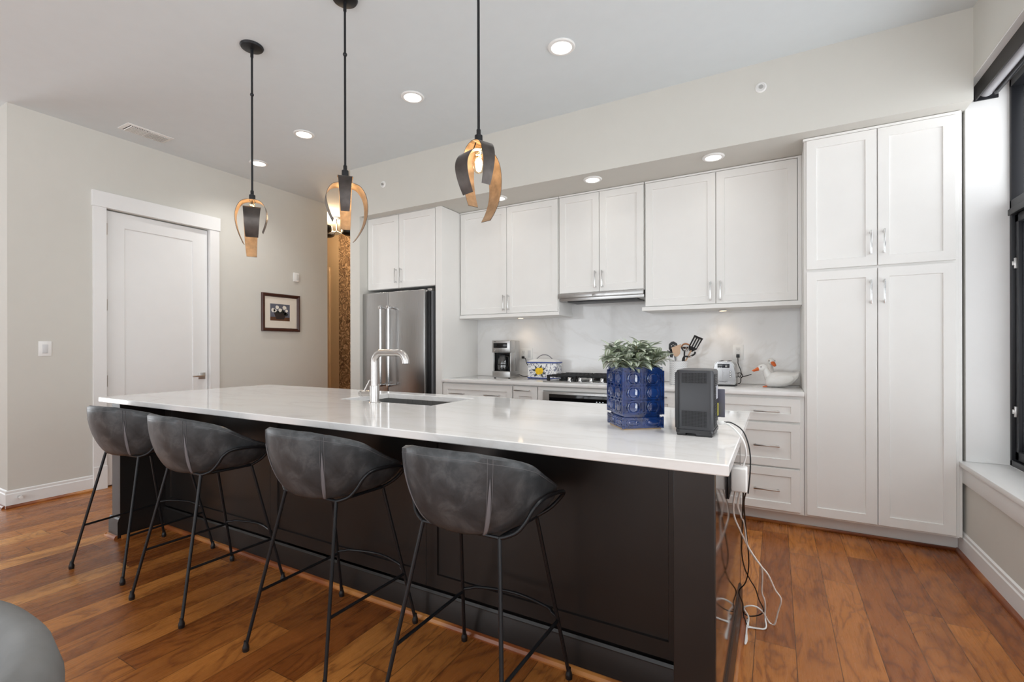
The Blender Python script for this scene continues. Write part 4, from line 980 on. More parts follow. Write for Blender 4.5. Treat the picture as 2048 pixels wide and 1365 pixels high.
b = newbm(); box(b, lx0 - .002, lx1 + .002, ly0 - .002, ly1 + .002, ZB + .001, ZB + .012, .004); obj('base_band', b, m_blue, bd)
b = newbm(); cxm, czm = lx0 + .125, ZB + .070
def disc(bm, cx, cz, rx, rz, y, rot, n=20, mi=0, tip=0):
    P = []
    for k in range(n):
        a = 2 * PI * k / n; u, v = rx * math.cos(a), rz * math.sin(a)
        if tip: v *= (1 - abs(math.cos(a)) ** 2 * tip)
        P.append(bm.verts.new((cx + u * math.cos(rot) - v * math.sin(rot), y, cz + u * math.sin(rot) + v * math.cos(rot))))
    bm.faces.new(P).material_index = mi
for a in (.5, 1.2, 2.2, 2.9, 4.0, 5.3, 5.9): disc(b, cxm + .050 * math.cos(a), czm + .040 * math.sin(a), .028, .010, ly0 - .0008, a, mi=1, tip=.5)
disc(b, cxm - .008, czm + .002, .031, .034, ly0 - .0014, .3, mi=0); disc(b, cxm + .018, czm + .004, .026, .032, ly0 - .0018, -.3, mi=0)
obj('lemon_motif', b, [m_lemon, m_lleaf], bd, smooth=0)
b = newbm()
A = [(lx0 - .004, ly0 - .004, ZB + .150), (lx1 + .004, ly0 - .004, ZB + .150), (lx1 + .004, ly1 + .004, ZB + .150), (lx0 - .004, ly1 + .004, ZB + .150)]
B = [(x, y, ZB + .162) for x, y, z in A]; C_ = [(lx0 + .05, ly0 + .035, ZB + .188), (lx1 - .05, ly0 + .035, ZB + .188), (lx1 - .05, ly1 - .035, ZB + .188), (lx0 + .05, ly1 - .035, ZB + .188)]
V = [[b.verts.new(p) for p in r] for r in (A, B, C_)]
for q, (R1, R2) in enumerate(zip(V, V[1:])):
    for k in range(4): b.faces.new((R1[k], R1[(k + 1) % 4], R2[(k + 1) % 4], R2[k])).material_index = 1 if q == 0 else 0
b.faces.new(V[-1]); b.faces.new(list(reversed(V[0])))
ld = obj('lid', b, [simple('lid_white', srgb(238, 238, 236), .2), m_blue], lb, smooth=20)
b = newbm(); mx = (lx0 + lx1) / 2; my = (ly0 + ly1) / 2
tube(b, catmull([(mx - .085, my, ZB + .182), (mx - .075, my, ZB + .196), (mx - .04, my, ZB + .222), (mx, my, ZB + .230), (mx + .04, my, ZB + .222), (mx + .075, my, ZB + .196), (mx + .085, my, ZB + .182)], 5), .0042, 8); obj('lid_handle', b, simple('handle_grey_glaze', srgb(128, 128, 134), .3), ld)

# ------------------------------------------------------------------ utensil crock
ux, uy = -.678, 3.955
def mk_crock():
    t = NT('embossed_white_ceramic'); t.set(Roughness=.35); c = t.coord()
    sp = t.n('ShaderNodeSeparateXYZ'); t.l(c, sp.inputs[0])
    ang = t.math('ARCTAN2', sp.outputs[1], sp.outputs[0])
    z = t.math('MULTIPLY', sp.outputs[2], 62.0); u = t.math('MULTIPLY', ang, 30 / (2 * PI))
    tri = t.math('ABSOLUTE', t.math('SUBTRACT', t.math('FRACT', u), .5))
    w = t.math('FRACT', t.math('ADD', z, t.math('MULTIPLY', tri, 1.0)))
    mk = t.ramp(w, [(.42, (0, 0, 0, 1)), (.52, (1, 1, 1, 1)), (.72, (1, 1, 1, 1)), (.8, (0, 0, 0, 1))])
    t.l(t.mix(mk, srgb(232, 232, 231), srgb(176, 178, 184)), t.b.inputs['Base Color']); t.bump(mk, .3, .002); return t.m
ct = thing('utensil_crock', 'white embossed ceramic utensil crock behind the fan heater', 'crock', (ux, uy, ZB))
b = newbm(); lathe(b, [(.066, 0), (.0695, .004), (.0695, .186), (.068, .19), (.0645, .188), (.0645, .012), (.01, .010)], 36, (ux, uy, ZB)); obj('crock_body', b, mk_crock(), ct)
m_wood = simple('beech_wood', srgb(204, 170, 140), .5, var=.08); m_copper = simple('copper', srgb(196, 140, 104), .3, .9)
zc_ = ZB + .19
def flat_tool(name, label, base, tip, head, hw, mat, hmat, cat, holes=None, th_=.004, hr=.006, facing=(-.49, .87, 0)):
    """handle from base to tip, flat head outline in (u across, v along) starting at the tip"""
    base, tip = Vector(base), Vector(tip); t = thing(name, label, cat, base, 0, 'cooking utensils in the crock')
    b = newbm(); tube(b, [base, tip], hr, 10); obj('handle', b, hmat, t)
    v = (tip - base).normalized(); n = Vector(facing).normalized(); u = n.cross(v).normalized(); n = v.cross(u).normalized()
    b = newbm()
    prism(b, head, th_, lambda a, c, w: tip + u * a + v * c + n * (w - th_ / 2)); o = obj('head', b, mat, t, smooth=25)
    if holes:
        b = newbm()
        for hp in holes: prism(b, hp, th_ + .002, lambda a, c, w: tip + u * a + v * c + n * (w - th_ / 2 - .001))
        obj('openings', b, simple('pale_opening', srgb(214, 213, 210), .6), o, smooth=0)
    return t
def circ(cx, cy, r, n=10): return [(cx + r * math.cos(2 * PI * k / n), cy + r * math.sin(2 * PI * k / n)) for k in range(n)]
flat_tool('slotted_spoon', 'black slotted spoon with round holes in the utensil crock', (ux + .0, uy + .02, ZB + .03), (ux - .035, uy + .03, zc_ + .045), [(.008, 0), (.028, .025), (.039, .06), (.032, .095), (.01, .112), (-.01, .112), (-.032, .095), (-.039, .06), (-.028, .025), (-.008, 0)], .07, m_blackp, m_blackp, 'spoon', [circ(a, c_, .0045, 8) for a, c_ in ((0, .085), (-.014, .078), (.014, .078), (0, .065), (-.016, .06), (.016, .06), (0, .048))])
flat_tool('wooden_spatula', 'light wooden spatula with angled tip in the utensil crock', (ux - .01, uy - .03, ZB + .03), (ux - .012, uy - .035, zc_ + .035), [(.010, 0), (.03, .02), (.040, .10), (-.036, .072), (-.026, .02), (-.010, 0)], .07, m_wood, m_chrome, 'spatula')
flat_tool('slotted_turner', 'black turner with three long slots leaning right in the utensil crock', (ux - .030, uy + .01, ZB + .03), (ux + .098, uy - .02, zc_ + .085), [(.010, -.01), (.034, .02), (.040, .12), (-.034, .122), (-.032, .02), (-.010, -.01)], .07, m_blackp, m_wood, 'turner', [[(a - .004, .03), (a + .004, .03), (a + .004, .105), (a - .004, .105)] for a in (-.018, .002, .022)])
lt = thing('steel_ladle', 'copper and steel ladle in the middle of the utensil crock', 'ladle', (ux + .03, uy + .03, ZB + .03), 0, 'cooking utensils in the crock')
b = newbm(); tube(b, [(ux + .03, uy + .03, ZB + .03), (ux + .040, uy + .03, zc_ + .075)], .006, 10); obj('handle', b, m_blackp, lt)
b = newbm(); lathe(b, [(.004, -.034), (.02, -.028), (.032, -.010), (.035, .008), (.032, .008), (.02, -.02)], 20, (ux + .048, uy + .02, zc_ + .105)); obj('bowl', b, m_chrome, lt)
b = newbm(); tube(b, catmull([(ux + .016, uy + .02, zc_ + .108), (ux + .030, uy + .02, zc_ + .130), (ux + .055, uy + .02, zc_ + .136), (ux + .08, uy + .02, zc_ + .126)], 5), .006, 8); obj('rim_band', b, m_copper, lt)
wt = thing('black_spatula', 'short black spatula leaning left in the utensil crock', 'spatula', (ux - .03, uy, ZB + .03), 0, 'cooking utensils in the crock')
b = newbm(); tube(b, [(ux - .03, uy, ZB + .03), (ux - .075, uy, zc_ + .05)], .006, 8); obj('handle', b, m_chrome, wt)
b = newbm(); prism(b, [(-.035, .0), (.02, -.02), (.035, .02), (-.02, .04)], .004, lambda a, c_, w: (ux - .068 + a, uy - .002 + w, zc_ + .045 + c_)); obj('head', b, m_blackp, wt)
cu = thing('measuring_spoon', 'black and steel measuring spoon hooked on the right of the crock', 'measuring spoon', (ux + .05, uy, ZB + .03), 0, 'cooking utensils in the crock')
b = newbm(); tube(b, catmull([(ux + .03, uy - .034, ZB + .03), (ux + .040, uy - .038, zc_ + .02), (ux + .09, uy - .046, zc_ + .035), (ux + .125, uy - .05, zc_ + .055), (ux + .132, uy - .05, zc_ + .075)], 6), .007, 8); obj('handle', b, m_blackp, cu)
b = newbm(); lathe(b, [(.003, -.012), (.013, -.008), (.017, .004), (.014, .002)], 14, (ux + .095, uy - .06, zc_ + .038)); obj('cup', b, m_chrome, cu)

# ------------------------------------------------------------------ toaster
tx0, tx1, ty0, ty1 = -.432, -.262, 3.965, 4.225; tz = ZB
tp = thing('toaster', 'stainless two-slot toaster with black cord beside the geese', 'toaster', ((tx0 + tx1) / 2, 4.09, tz))
b = newbm()
P = [(tx0 + .002, tz + .012), (tx1 - .002, tz + .012), (tx1 - .006, tz + .10), (tx1 - .014, tz + .165), (tx1 - .035, tz + .190), (tx0 + .035, tz + .190), (tx0 + .014, tz + .165), (tx0 + .006, tz + .10)]
prism(b, P, ty1 - ty0, lambda u, v, w: (u, ty0 + w, v)); bmesh.ops.bevel(b, geom=list(b.edges), offset=.006, segments=3, affect='EDGES'); tb = obj('toaster_body', b, simple('toaster_chrome', (.66, .655, .65, 1), .2, 1, var=.02), tp, smooth=50)
b = newbm(); box(b, tx0 + .006, tx1 - .006, ty0 + .01, ty1 - .01, tz + .0, tz + .014, .003); obj('base', b, m_blackp, tp)
b = newbm(); box(b, tx0 + .040, tx1 - .045, ty0 - .0015, ty0 + .001, tz + .14, tz + .170, .0008); pn = obj('control_panel', b, simple('toaster_panel', srgb(32, 36, 44), .2), tb)
b = newbm(); box(b, tx0 + .046, tx0 + .074, ty0 - .0022, ty0 - .0012, tz + .152, tz + .165)
obj('lcd', b, simple('lcd_grey', srgb(120, 124, 126), .3), pn, smooth=0)
b = newbm()
for zz in (.148, .158): box(b, tx0 + .094, tx0 + .108, ty0 - .0022, ty0 - .0012, tz + zz, tz + zz + .003)
for xx in (.048, .062): box(b, tx0 + xx, tx0 + xx + .009, ty0 - .0022, ty0 - .0012, tz + .144, tz + .147)
obj('panel_buttons', b, m_white, pn, smooth=0)
for zz in (.075, .093, .112):
    b = newbm(); xx = tx1 - .040
    tube(b, [(xx, ty0 + .001, tz + zz), (xx, ty0 - .006, tz + zz)], .0075, 14); bt_ = obj('button', b, m_blackp, tb)
    b = newbm(); tube(b, [(xx, ty0 - .005, tz + zz), (xx, ty0 - .008, tz + zz)], .0052, 12); obj('button_cap', b, m_white, tb)
b = newbm(); box(b, tx0 + .075, tx0 + .0755, ty0 - .0012, ty0 - .0002, tz + .05, tz + .13)
for zz in (.06, .075, .09, .105): box(b, tx0 + .072, tx0 + .09, ty0 - .0012, ty0 - .0002, tz + zz, tz + zz + .0006)
obj('lever_slot', b, m_dark, tb, smooth=0)
b = newbm(); box(b, tx0 + .045, tx0 + .068, ty0 + .03, ty1 - .03, tz + .1885, tz + .1915); box(b, tx1 - .068, tx1 - .045, ty0 + .03, ty1 - .03, tz + .1885, tz + .1915); obj('slots', b, m_dark, tb, smooth=0)
def text_mesh(name, body, size, parent, loc, mat, rot=(PI / 2, 0, 0), align='CENTER'):
    cu_ = bpy.data.curves.new(name, 'FONT'); cu_.body = body; cu_.size = size; cu_.extrude = .0003; cu_.align_x = align
    o = bpy.data.objects.new(name, cu_); COL.objects.link(o)
    dg = bpy.context.evaluated_depsgraph_get(); me = bpy.data.meshes.new_from_object(o.evaluated_get(dg)); bpy.data.objects.remove(o)
    me.materials.clear(); me.materials.append(mat)
    Wm = WM[parent.name]; me.transform(Wm.inverted() @ Matrix.Translation(Vector(loc)) @ Matrix.Rotation(rot[2], 4, 'Z') @ Matrix.Rotation(rot[0], 4, 'X'))
    q = bpy.data.objects.new(name, me); COL.objects.link(q); q.parent = parent; WM[q.name] = Wm; return q
text_mesh('lettering', 'Cuisinart', .020, tb, (tx0 + .074, ty0 - .0012, tz + .030), m_blackp)
cord('power_cord', [(-.269, YO - .030, 1.150), (-.268, YO - .034, 1.12), (-.266, 4.25, 1.09), (-.250, 4.24, 1.05), (-.243, 4.235, 1.01), (-.255, 4.235, .985), (-.268, 4.235, 1.0), (-.262, 4.235, 1.02), (-.243, 4.235, 1.015), (-.232, 4.235, .998), (-.238, 4.235, .984), (-.246, 4.235, .975), (-.246, 4.235, .955), (-.250, 4.22, .940), (-.262, 4.20, .936)], .0032, m_blackp, 'black cord knotted behind the toaster', tp)
cord('power_cord', [(-.246, 4.228, .982), (-.225, 4.22, .992), (-.20, 4.21, 1.0), (-.168, 4.20, 1.012)], .0032, m_blackp, 'loose black cord end sticking out beside the toaster', tp)
b = newbm(); box(b, -.281, -.257, YO - .032, YO - .0080, 1.142, 1.170, .003); obj('power_plug', b, m_blackp, tp)
b = newbm(); box(b, -2.267, -2.243, YO - .028, YO - .0080, 1.116, 1.140, .003); obj('power_plug', b, m_blackp, cm)

# ------------------------------------------------------------------ geese figurine
gs = thing('geese_figurine', 'white ceramic pair of geese with orange bills on the worktop', 'figurine', (.03, 4.05, ZB))
m_goose = simple('white_glazed_ceramic', srgb(240, 239, 236), .35, var=.03, bump=.2, bscale=60)
m_bill = simple('orange_bill', srgb(222, 106, 42), .3, var=.08)
def ellip(bm, c, r, rotz=0, roty=0, nu=24, nv=14, fn=None):
    R = []
    Mx = Matrix.Translation(Vector(c)) @ Matrix.Rotation(rotz, 4, 'Z') @ Matrix.Rotation(roty, 4, 'Y')
    for j in range(nv + 1):
        t_ = PI * j / nv; row = []
        for i in range(nu):
            a = 2 * PI * i / nu; p = Vector((r[0] * math.sin(t_) * math.cos(a), r[1] * math.sin(t_) * math.sin(a), r[2] * math.cos(t_)))
            if fn: p = fn(p)
            row.append(bm.verts.new(Mx @ p))
        R.append(row)
    for A, B in zip(R, R[1:]):
        for i in range(nu):
            try: bm.faces.new((A[i], A[(i + 1) % nu], B[(i + 1) % nu], B[i]))
            except ValueError: pass
def skin_goose(name, gx, gy, rz, s, neck, headdir):
    Mx = Matrix.Translation(Vector((gx, gy, ZB))) @ Matrix.Rotation(rz, 4, 'Z') @ Matrix.Scale(s, 4)
    b = newbm()
    # body runs along +x (tail) with chest at -x
    spine = [(-.085, .030, .026), (-.075, .045, .042), (-.05, .055, .053), (-.01, .058, .058), (.04, .060, .054), (.085, .066, .042), (.112, .078, .030), (.130, .094, .022), (.138, .108, .008)]
    R = []; n = 20
    for x, zc0, rr in spine:
        row = []
        for k in range(n):
            a = 2 * PI * k / n; y = math.sin(a) * rr * 1.05; z = zc0 + math.cos(a) * rr * (1.0 if math.cos(a) > 0 else min(1.0, zc0 / rr))
            row.append(b.verts.new(Mx @ Vector((x, y, max(z, 0.0)))))
        R.append(row)
    for A, B in zip(R, R[1:]):
        for k in range(n): b.faces.new((A[k], A[(k + 1) % n], B[(k + 1) % n], B[k]))
    b.faces.new(R[0]); b.faces.new(list(reversed(R[-1])))
    NP = [Mx @ Vector(p) for p in neck]; tube(b, catmull(NP, 5), [(.034 + (.019 - .034) * min(1, k / (5 * (len(neck) - 1)) * 1.5)) * s for k in range(5 * (len(neck) - 1) + 1)], 16)
    hp = NP[-1]; hd_ = (Mx.to_3x3() @ Vector(headdir)).normalized(); ang = math.atan2(hd_.y, hd_.x); pit = -math.asin(hd_.z)
    ellip(b, hp + hd_ * .010 * s, (.034 * s, .024 * s, .026 * s), ang, pit)
    # wings
    for sy in (-1, 1): ellip(b, Mx @ Vector((.03, sy * .048, .062)), (.075 * s, .016 * s, .036 * s), rz, -.18)
    body = obj(name, b, m_goose, gs, smooth=60)
    b = newbm(); side = Vector((0, 0, 1)).cross(hd_).normalized(); upv = hd_.cross(side)
    base = hp + hd_ * .034 * s
    for (L, w, h, off) in ((.050, .0165, .013, .002), (.044, .013, .007, -.007)):
        R = []
        for k_, (f_, ww, hh) in enumerate(((-.1, 1.0, 1.15), (.3, .95, .8), (.65, .8, .5), (.92, .62, .35), (1.0, .2, .15))):
            c0 = base + hd_ * L * s * f_ + upv * off * s - upv * (.004 * f_ * s)
            R.append([b.verts.new(c0 + side * ww * w * s * math.cos(2 * PI * i / 12) + upv * hh * h * s * math.sin(2 * PI * i / 12)) for i in range(12)])
        for A, B in zip(R, R[1:]):
            for i in range(12): b.faces.new((A[i], A[(i + 1) % 12], B[(i + 1) % 12], B[i]))
        b.faces.new(R[0]); b.faces.new(R[-1])
    o = obj('bill', b, m_bill, body, smooth=60); o['label'] = 'orange bill'
    b = newbm()
    for sg in (-1, 1): ellip(b, hp + hd_ * .018 * s + side * sg * .021 * s + upv * .010 * s, (.0042 * s,) * 3, nu=10, nv=6)
    o = obj('eyes', b, m_blackp, body); o['label'] = 'black painted eyes'
    return body
skin_goose('front_goose', .016, 4.02, -.05, .98, [(-.055, 0, .06), (-.075, -.004, .105), (-.085, -.006, .135), (-.098, -.008, .150)], (-1, -.25, -.34))
skin_goose('rear_goose', .022, 4.165, .16, .98, [(-.05, 0, .06), (-.060, 0, .11), (-.062, 0, .16), (-.058, -.004, .195)], (.25, -.92, -.40))
b = newbm(); box(b, -.085, -.055, 3.985, 4.005, ZB + .002, ZB + .010, .003); box(b, -.082, -.06, 3.978, 3.986, ZB + .002, ZB + .007, .002); box(b, -.085, -.06, 3.995, 4.003, ZB + .002, ZB + .007, .002); o = obj('webbed_foot', b, m_bill, gs); o['label'] = 'orange webbed foot'

# ------------------------------------------------------------------ blue planter
ang = math.radians(38); S = .160
pl = thing('blue_planter', 'square cobalt blue glazed planter with trailing striped houseplant on the island', 'planter', (-.510, 1.790, ZI), ang)
def mk_blue():
    t = NT('cobalt_glaze'); t.set(Roughness=.07); t.b.inputs['IOR'].default_value = 2.2
    n = t.noise(t.coord(), 18, 3)
    t.l(t.ramp(n, [(.3, srgb(8, 30, 76)), (.7, srgb(18, 62, 132))]), t.b.inputs['Base Color']); return t.m
m_cob = mk_blue()
def planter_faces(bm, z0, z1, rows, cols, depth=.005):
    """raised cane pattern on the four sides, local coords 0..S"""
    for side in range(4):
        rot = Matrix.Translation(Vector((S / 2, S / 2, 0))) @ Matrix.Rotation(side * PI / 2, 4, 'Z') @ Matrix.Translation(Vector((-S / 2, -S / 2, 0)))
        def F(u, v, w): return rot @ Vector((u, -w, v))
        cw = S / cols; ch = (z1 - z0) / rows
        for r in range(rows):
            for c in range(cols):
                cxx, czz = (c + .5) * cw, z0 + (r + .5) * ch; rr = min(cw, ch) * (.44 if rows > 1 else .34); rx = rr if rows > 1 else cw * .34
                n = 18; prof = [(1.16, 0), (1.12, depth * 1.25), (1.0, depth * 1.25), (.93, depth * .1), (.82, depth * .25), (.74, depth * .9), (.4, depth * 1.15), (.01, depth * 1.2)]
                R = [[bm.verts.new(F(cxx + rx * q * math.cos(2 * PI * k / n), czz + rr * q * math.sin(2 * PI * k / n), d_)) for k in range(n)] for q, d_ in prof]
                for A, B in zip(R, R[1:]):
                    for k in range(n): bm.faces.new((A[k], A[(k + 1) % n], B[(k + 1) % n], B[k]))
                bm.faces.new(R[-1])
        for r in range(rows + 1):
            for dz in (-.006, .006):
                zz = z0 + r * ch + dz
                if zz < z0 or zz > z1: continue
                prism(bm, [(-.004, zz - .0022), (S + .004, zz - .0022), (S + .004, zz + .0022), (-.004, zz + .0022)], depth, F)
        prism(bm, [(-.005, z0 - .003), (.004, z0 - .003), (.004, z1 + .003), (-.005, z1 + .003)], depth, F)
        for c in range(cols + 1):
            for dx in (-.007, .007):
                xx = c * cw + dx
                if xx < .003 or xx > S - .003: continue
                prism(bm, [(xx - .0022, z0), (xx + .0022, z0), (xx + .0022, z1), (xx - .0022, z1)], depth * .9, F)
        for r in range(rows + 1):
            for c in range(cols + 1):
                for sg in (-1, 1):
                    a0 = Vector((c * cw, z0 + r * ch)); dv = Vector((cw * .26, sg * ch * .26)); w_ = Vector((-dv.y, dv.x)).normalized() * .002
                    q = [a0 - dv + w_, a0 + dv + w_, a0 + dv - w_, a0 - dv - w_]
                    q = [(min(max(p.x, .002), S - .002), min(max(p.y, z0 + .001), z1 - .001)) for p in q]
                    prism(bm, q, depth * 1.15, F)
b = newbm()
H0, H1 = .056, .240
e = .006
for (z0, z1, ins_) in ((H0, H1, 0),):
    O = [(0, 0), (S, 0), (S, S), (0, S)]; T_ = .010
    I = [(T_, T_), (S - T_, T_), (S - T_, S - T_), (T_, S - T_)]
    rings = [(O, z0), (O, z1), (I, z1), (I, z1 - .03)]
    V = [[b.verts.new((x, y, z)) for x, y in r] for r, z in rings]
    for A, B in zip(V, V[1:]):
        for k in range(4): b.faces.new((A[k], A[(k + 1) % 4], B[(k + 1) % 4], B[k]))
    b.faces.new(list(reversed(V[0])))
planter_faces(b, H0 + .004, H1 - .016, 3, 2)
pot = obj('pot', b, m_cob, pl, world=False, smooth=40)
b = newbm(); box(b, -.001, S + .001, -.001, S + .001, .004, .048, .004); planter_faces(b, .008, .046, 1, 2, .003); box(b, .008, S - .008, .008, S - .008, .046, .058); obj('saucer', b, m_cob, pl, world=False, smooth=40)
b = newbm(); box(b, .004, S - .004, .004, S - .004, .0, .005); obj('saucer_foot', b, simple('unglazed_clay', srgb(196, 168, 132), .8), pl, world=False, smooth=0)
b = newbm(); box(b, .010, S - .010, .010, S - .010, H1 - .03, H1 - .012); obj('soil', b, simple('potting_soil', srgb(46, 34, 26), .95, var=.3, scale=60), pl, world=False, smooth=0)
def mk_leaf():
    t = NT('striped_leaf'); t.set(Roughness=.35); uv = t.coord('UV'); sp = t.n('ShaderNodeSeparateXYZ'); t.l(uv, sp.inputs[0])
    n = t.noise(t.coord(), 30, 2); u = t.math('ABSOLUTE', t.math('SUBTRACT', sp.outputs[0], .5))
    col = t.ramp(t.math('ADD', u, t.math('MULTIPLY', n, .02)), [(.0, srgb(136, 146, 120)), (.05, srgb(124, 136, 108)), (.12, srgb(226, 231, 224)), (.27, srgb(220, 226, 218)), (.35, srgb(142, 156, 128)), (.5, srgb(186, 198, 172))])
    oi = t.n('ShaderNodeObjectInfo'); big = t.noise(t.coord(), 9, 2)
    col = t.mix(t.ramp(big, [(.42, (0, 0, 0, 1)), (.7, (.8,) * 3 + (1,))]), col, t.mix(.6, col, srgb(98, 112, 58)))
    pur = t.noise(t.coord(), 16, 1)
    col = t.mix(t.ramp(pur, [(.60, (0, 0, 0, 1)), (.72, (.55,) * 3 + (1,))]), col, srgb(116, 96, 106))
    t.l(col, t.b.inputs['Base Color']); return t.m
def leaf(bm, uvl, base, d, up_, L, wid, bend):
    d = Vector(d).normalized(); side = d.cross(Vector(up_)); side = side.normalized() if side.length > .01 else Vector((1, 0, 0)); nrm = side.cross(d).normalized()
    n = 7; rows = []; p = Vector(base); cur = d.copy()
    for i in range(n + 1):
        f = i / n; w = wid * math.sin(PI * min(.98, f * .93 + .05)) ** .85 * (1 - .25 * f)
        rows.append([(p - side * w + nrm * w * .35, 0), (p, .5), (p + side * w + nrm * w * .35, 1)]); 
        cur = (cur + Vector((0, 0, -1)) * bend / n).normalized(); nrm = side.cross(cur).normalized(); p = p + cur * L / n
    V = [[(bm.verts.new(q), u, i / n) for q, u in r] for i, r in enumerate(rows)]
    for A, B in zip(V, V[1:]):
        for k in range(2):
            vs = (A[k], A[k + 1], B[k + 1], B[k]); f = bm.faces.new([x[0] for x in vs])
            for lp, x in zip(f.loops, vs): lp[uvl].uv = (x[1], x[2])
rnd = random.Random(11)
b = newbm(); uvl = b.loops.layers.uv.new('UVMap'); sb = newbm()
for k in range(38):
    a = rnd.uniform(0, 2 * PI); rr = math.sqrt(rnd.random()) * .075
    x0, y0 = S / 2 + rr * math.cos(a), S / 2 + rr * math.sin(a); x0 = min(max(x0, .016), S - .016); y0 = min(max(y0, .016), S - .016)
    out = Vector((math.cos(a), math.sin(a), 0)); lean = rr / .075
    hgt = rnd.uniform(.05, .125) * (1.05 - .35 * lean); reach = lean * rnd.uniform(.03, .085)
    zt_ = H1 - .015
    P = catmull([(x0, y0, zt_), Vector((x0, y0, zt_)) + out * reach * .35 + Vector((0, 0, hgt * .65)), Vector((x0, y0, zt_)) + out * reach + Vector((rnd.uniform(-.01, .01), rnd.uniform(-.01, .01), hgt))], 5)
    tube(sb, P, .0022, 5)
    for i in range(2, len(P)):
        for q in range(1 if i % 2 else 2):
            aa = a + rnd.uniform(-1.7, 1.7) + q * PI * .7
            dz = rnd.uniform(-.1, .8) if i < len(P) - 2 else rnd.uniform(.2, 1.1)
            leaf(b, uvl, P[i], (math.cos(aa), math.sin(aa), dz), (0, 0, 1), rnd.uniform(.042, .066), rnd.uniform(.0125, .019), rnd.uniform(.1, 1.3))
o = obj('foliage', b, mk_leaf(), pl, world=False, smooth=60); o['label'] = 'silver-striped green leaves'
obj('stems', sb, simple('plant_stem', srgb(110, 104, 70), .6), pl, world=False, smooth=60)

# ------------------------------------------------------------------ fan heater
hx0, hx1, hy0, hy1 = -.318, -.190, 1.785, 1.955; hz = ZI
ht = thing('fan_heater', 'dark grey upright fan heater on the island beside the blue planter', 'fan heater', ((hx0 + hx1) / 2, (hy0 + hy1) / 2, hz))
m_hbody = simple('charcoal_plastic', srgb(52, 53, 57), .38, var=.05); m_hdark = simple('heater_dark_plastic', srgb(30, 30, 33), .35, var=.06)
def rrect(x0, x1, y0, y1, r, n=5):
    P = []
    for cx_, cy_, a0 in ((x1 - r, y1 - r, 0), (x0 + r, y1 - r, PI / 2), (x0 + r, y0 + r, PI), (x1 - r, y0 + r, 3 * PI / 2)):
        for k in range(n + 1): P.append((cx_ + r * math.cos(a0 + PI / 2 * k / n), cy_ + r * math.sin(a0 + PI / 2 * k / n)))
    return P
b = newbm(); rings = [(rrect(hx0 + .004, hx1 - .004, hy0 + .004, hy1 - .004, .018), .014), (rrect(hx0, hx1, hy0, hy1, .02), .03), (rrect(hx0, hx1, hy0, hy1, .02), .228), (rrect(hx0 + .004, hx1 - .004, hy0 + .004, hy1 - .004, .018), .235), (rrect(hx0 + .02, hx1 - .02, hy0 + .02, hy1 - .02, .01), .237)]
V = [[b.verts.new((x, y, hz + z)) for x, y in r] for r, z in rings]
for A, B in zip(V, V[1:]):
    for k in range(len(A)): b.faces.new((A[k], A[(k + 1) % len(A)], B[(k + 1) % len(A)], B[k]))
b.faces.new(V[-1]); b.faces.new(list(reversed(V[0]))); hb = obj('housing', b, m_hbody, ht, smooth=40)
b = newbm(); prism(b, rrect(hx0 - .001, hx1 + .001, hy0 - .001, hy1 + .001, .021), .012, lambda u, v, w: (u, v, hz + .010 + w))
for x0, x1, y0, y1 in ((hx0 + .004, hx0 + .035, hy0 + .004, hy0 + .04), (hx1 - .06, hx1 - .004, hy0 + .0, hy0 + .04), (hx0 + .004, hx0 + .035, hy1 - .04, hy1 - .004), (hx1 - .05, hx1 - .004, hy1 - .04, hy1 - .004)): box(b, x0, x1, y0, y1, hz, hz + .014, .003)
obj('base', b, m_hdark, ht, smooth=40)
def grille(z0, z1, nx, nz):
    b = newbm(); x0, x1 = hx0 + .022, hx1 - .022; y = hy0 - .0006
    box(b, x0, x1, y, y + .001, z0, z1); o = obj('grille_backing', b, m_dark, hb, smooth=0)
    b = newbm()
    for k in range(nx + 1):
        xx = x0 + (x1 - x0) * k / nx; box(b, xx - .0008, xx + .0008, y - .0012, y, z0, z1)
    for k in range(nz + 1):
        zz = z0 + (z1 - z0) * k / nz; box(b, x0, x1, y - .0012, y, zz - .0007, zz + .0007)
    obj('grille', b, m_hbody, hb, smooth=0)
grille(hz + .190, hz + .226, 17, 7); grille(hz + .034, hz + .090, 17, 11)
b = newbm(); box(b, hx0 - .0015, hx0 + .013, hy0 - .002, hy0 + .03, hz + .026, hz + .228, .004); obj('dark_edge_strip', b, m_hdark, hb)
b = newbm(); yq0, yq1 = hy0 + .03, hy0 + .105
box(b, hx1 - .0005, hx1 + .0008, yq0, yq1, hz + .03, hz + .22); obj('side_recess', b, m_dark, hb, smooth=0)
for k in range(32):
    b = newbm(); zz = hz + .032 + k * .0060; box(b, hx1 + .0006, hx1 + .003, yq0, yq1, zz, zz + .0036, .0005, 1); obj('louver', b, m_hbody, hb)
b = newbm(); box(b, hx1 + .003, hx1 + .0035, yq0 + .030, yq1, hz + .13, hz + .178); obj('rating_label', b, simple('label_paper', srgb(190, 192, 200), .6, var=.2, scale=120), hb, smooth=0)
b = newbm(); box(b, hx1 + .003, hx1 + .0045, yq1 - .006, yq1 + .012, hz + .066, hz + .112); obj('yellow_label', b, simple('label_yellow', srgb(226, 216, 90), .6), hb, smooth=0)
b = newbm(); box(b, hx1 - .002, hx1 + .026, hy1 - .05, hy1 - .042, hz + .058, hz + .162, .002); obj('rear_handle', b, simple('rear_grey', srgb(86, 86, 100), .5), hb)
b = newbm(); box(b, hx1 + .002, hx1 + .026, hy0 + .078, hy0 + .095, hz + .036, hz + .050, .003); obj('cord_plug', b, m_white, ht)
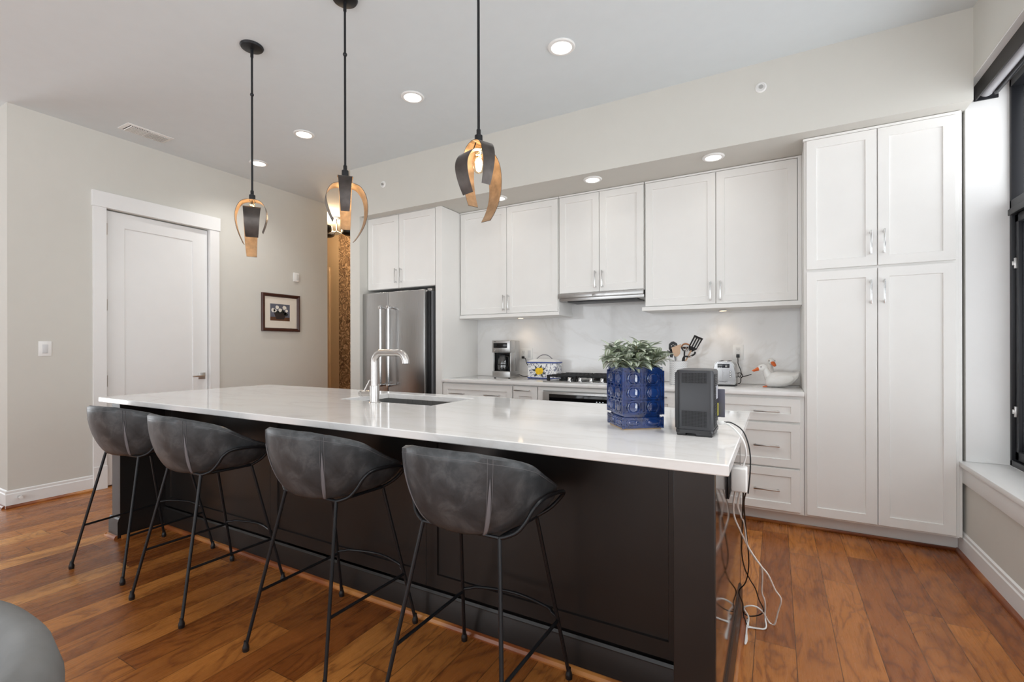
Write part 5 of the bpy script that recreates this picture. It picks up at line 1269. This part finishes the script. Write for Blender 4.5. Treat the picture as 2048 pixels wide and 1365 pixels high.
cord('power_cord', [(hx1 + .026, hy0 + .086, ZI + .043), (-.145, hy0 + .075, ZI + .038), (-.118, hy0 + .055, ZI + .018), (-.098, hy0 + .045, ZI - .01), (-.090, hy0 + .045, ZI - .05), (-.094, hy0 + .05, ZI - .075), (-.100, hy0 + .054, ZI - .099)], .0030, m_white, 'white cord from the heater over the worktop edge', ht)
cord('power_cord', [(hx1 + .026, hy0 + .089, ZI + .045), (-.140, hy0 + .092, ZI + .044), (-.105, hy0 + .085, ZI + .022), (-.086, hy0 + .078, ZI - .02), (-.078, hy0 + .072, ZI - .07), (-.079, hy0 + .07, ZI - .12), (-.082, hy0 + .072, ZI - .16), (-.086, hy0 + .08, ZI - .20)], .0024, m_blackp, 'black cord from the heater over the worktop edge', ht)

# ------------------------------------------------------------------ upholstered chair in the lower left corner
ac = thing('upholstered_chair', 'grey upholstered tub chair at the lower left edge', 'chair', (-1.215, .012, 0))
m_fab = simple('grey_velvet', srgb(124, 124, 123), .8, var=.14, scale=10, bump=.1)
ccx, ccy = -1.215, .012
b = newbm(); N = 48
def tub(a, v, r):  # a from the back direction (+y), open to -y
    k = (abs(math.sin(a)) ** 2.7 + abs(math.cos(a)) ** 2.7) ** (-1 / 2.7)
    return (ccx + r * k * math.sin(a), ccy + r * k * math.cos(a))
R = []
prof = [(.27, .24), (.315, .36), (.335, .55), (.337, .68), (.325, .725), (.30, .74), (.275, .732), (.258, .70), (.25, .55), (.25, .44)]
for i in range(N + 1):
    a = -2.3 + 4.6 * i / N; drop = max(0, (abs(a) - 1.1)) * .10
    R.append([b.verts.new((*tub(a, 0, r), z - drop * (z - .24) / .5)) for r, z in prof])
for A, B in zip(R, R[1:]):
    for k in range(len(prof) - 1): b.faces.new((A[k], A[k + 1], B[k + 1], B[k]))
b.faces.new(R[0]); b.faces.new(list(reversed(R[-1]))); obj('backrest', b, m_fab, ac, smooth=60)
b = newbm(); lathe(b, [(.24, .26), (.265, .28), (.268, .40), (.25, .44), (.15, .455), (.01, .458)], 40, (ccx, ccy, 0)); obj('seat', b, m_fab, ac, smooth=60)
for sx in (-1, 1):
    for sy in (-1, 1):
        b = newbm(); tube(b, [(ccx + sx * .17, ccy + sy * .17, .28), (ccx + sx * .20, ccy + sy * .20, 0)], [.02, .012], 10); obj('leg', b, m_blackp, ac)
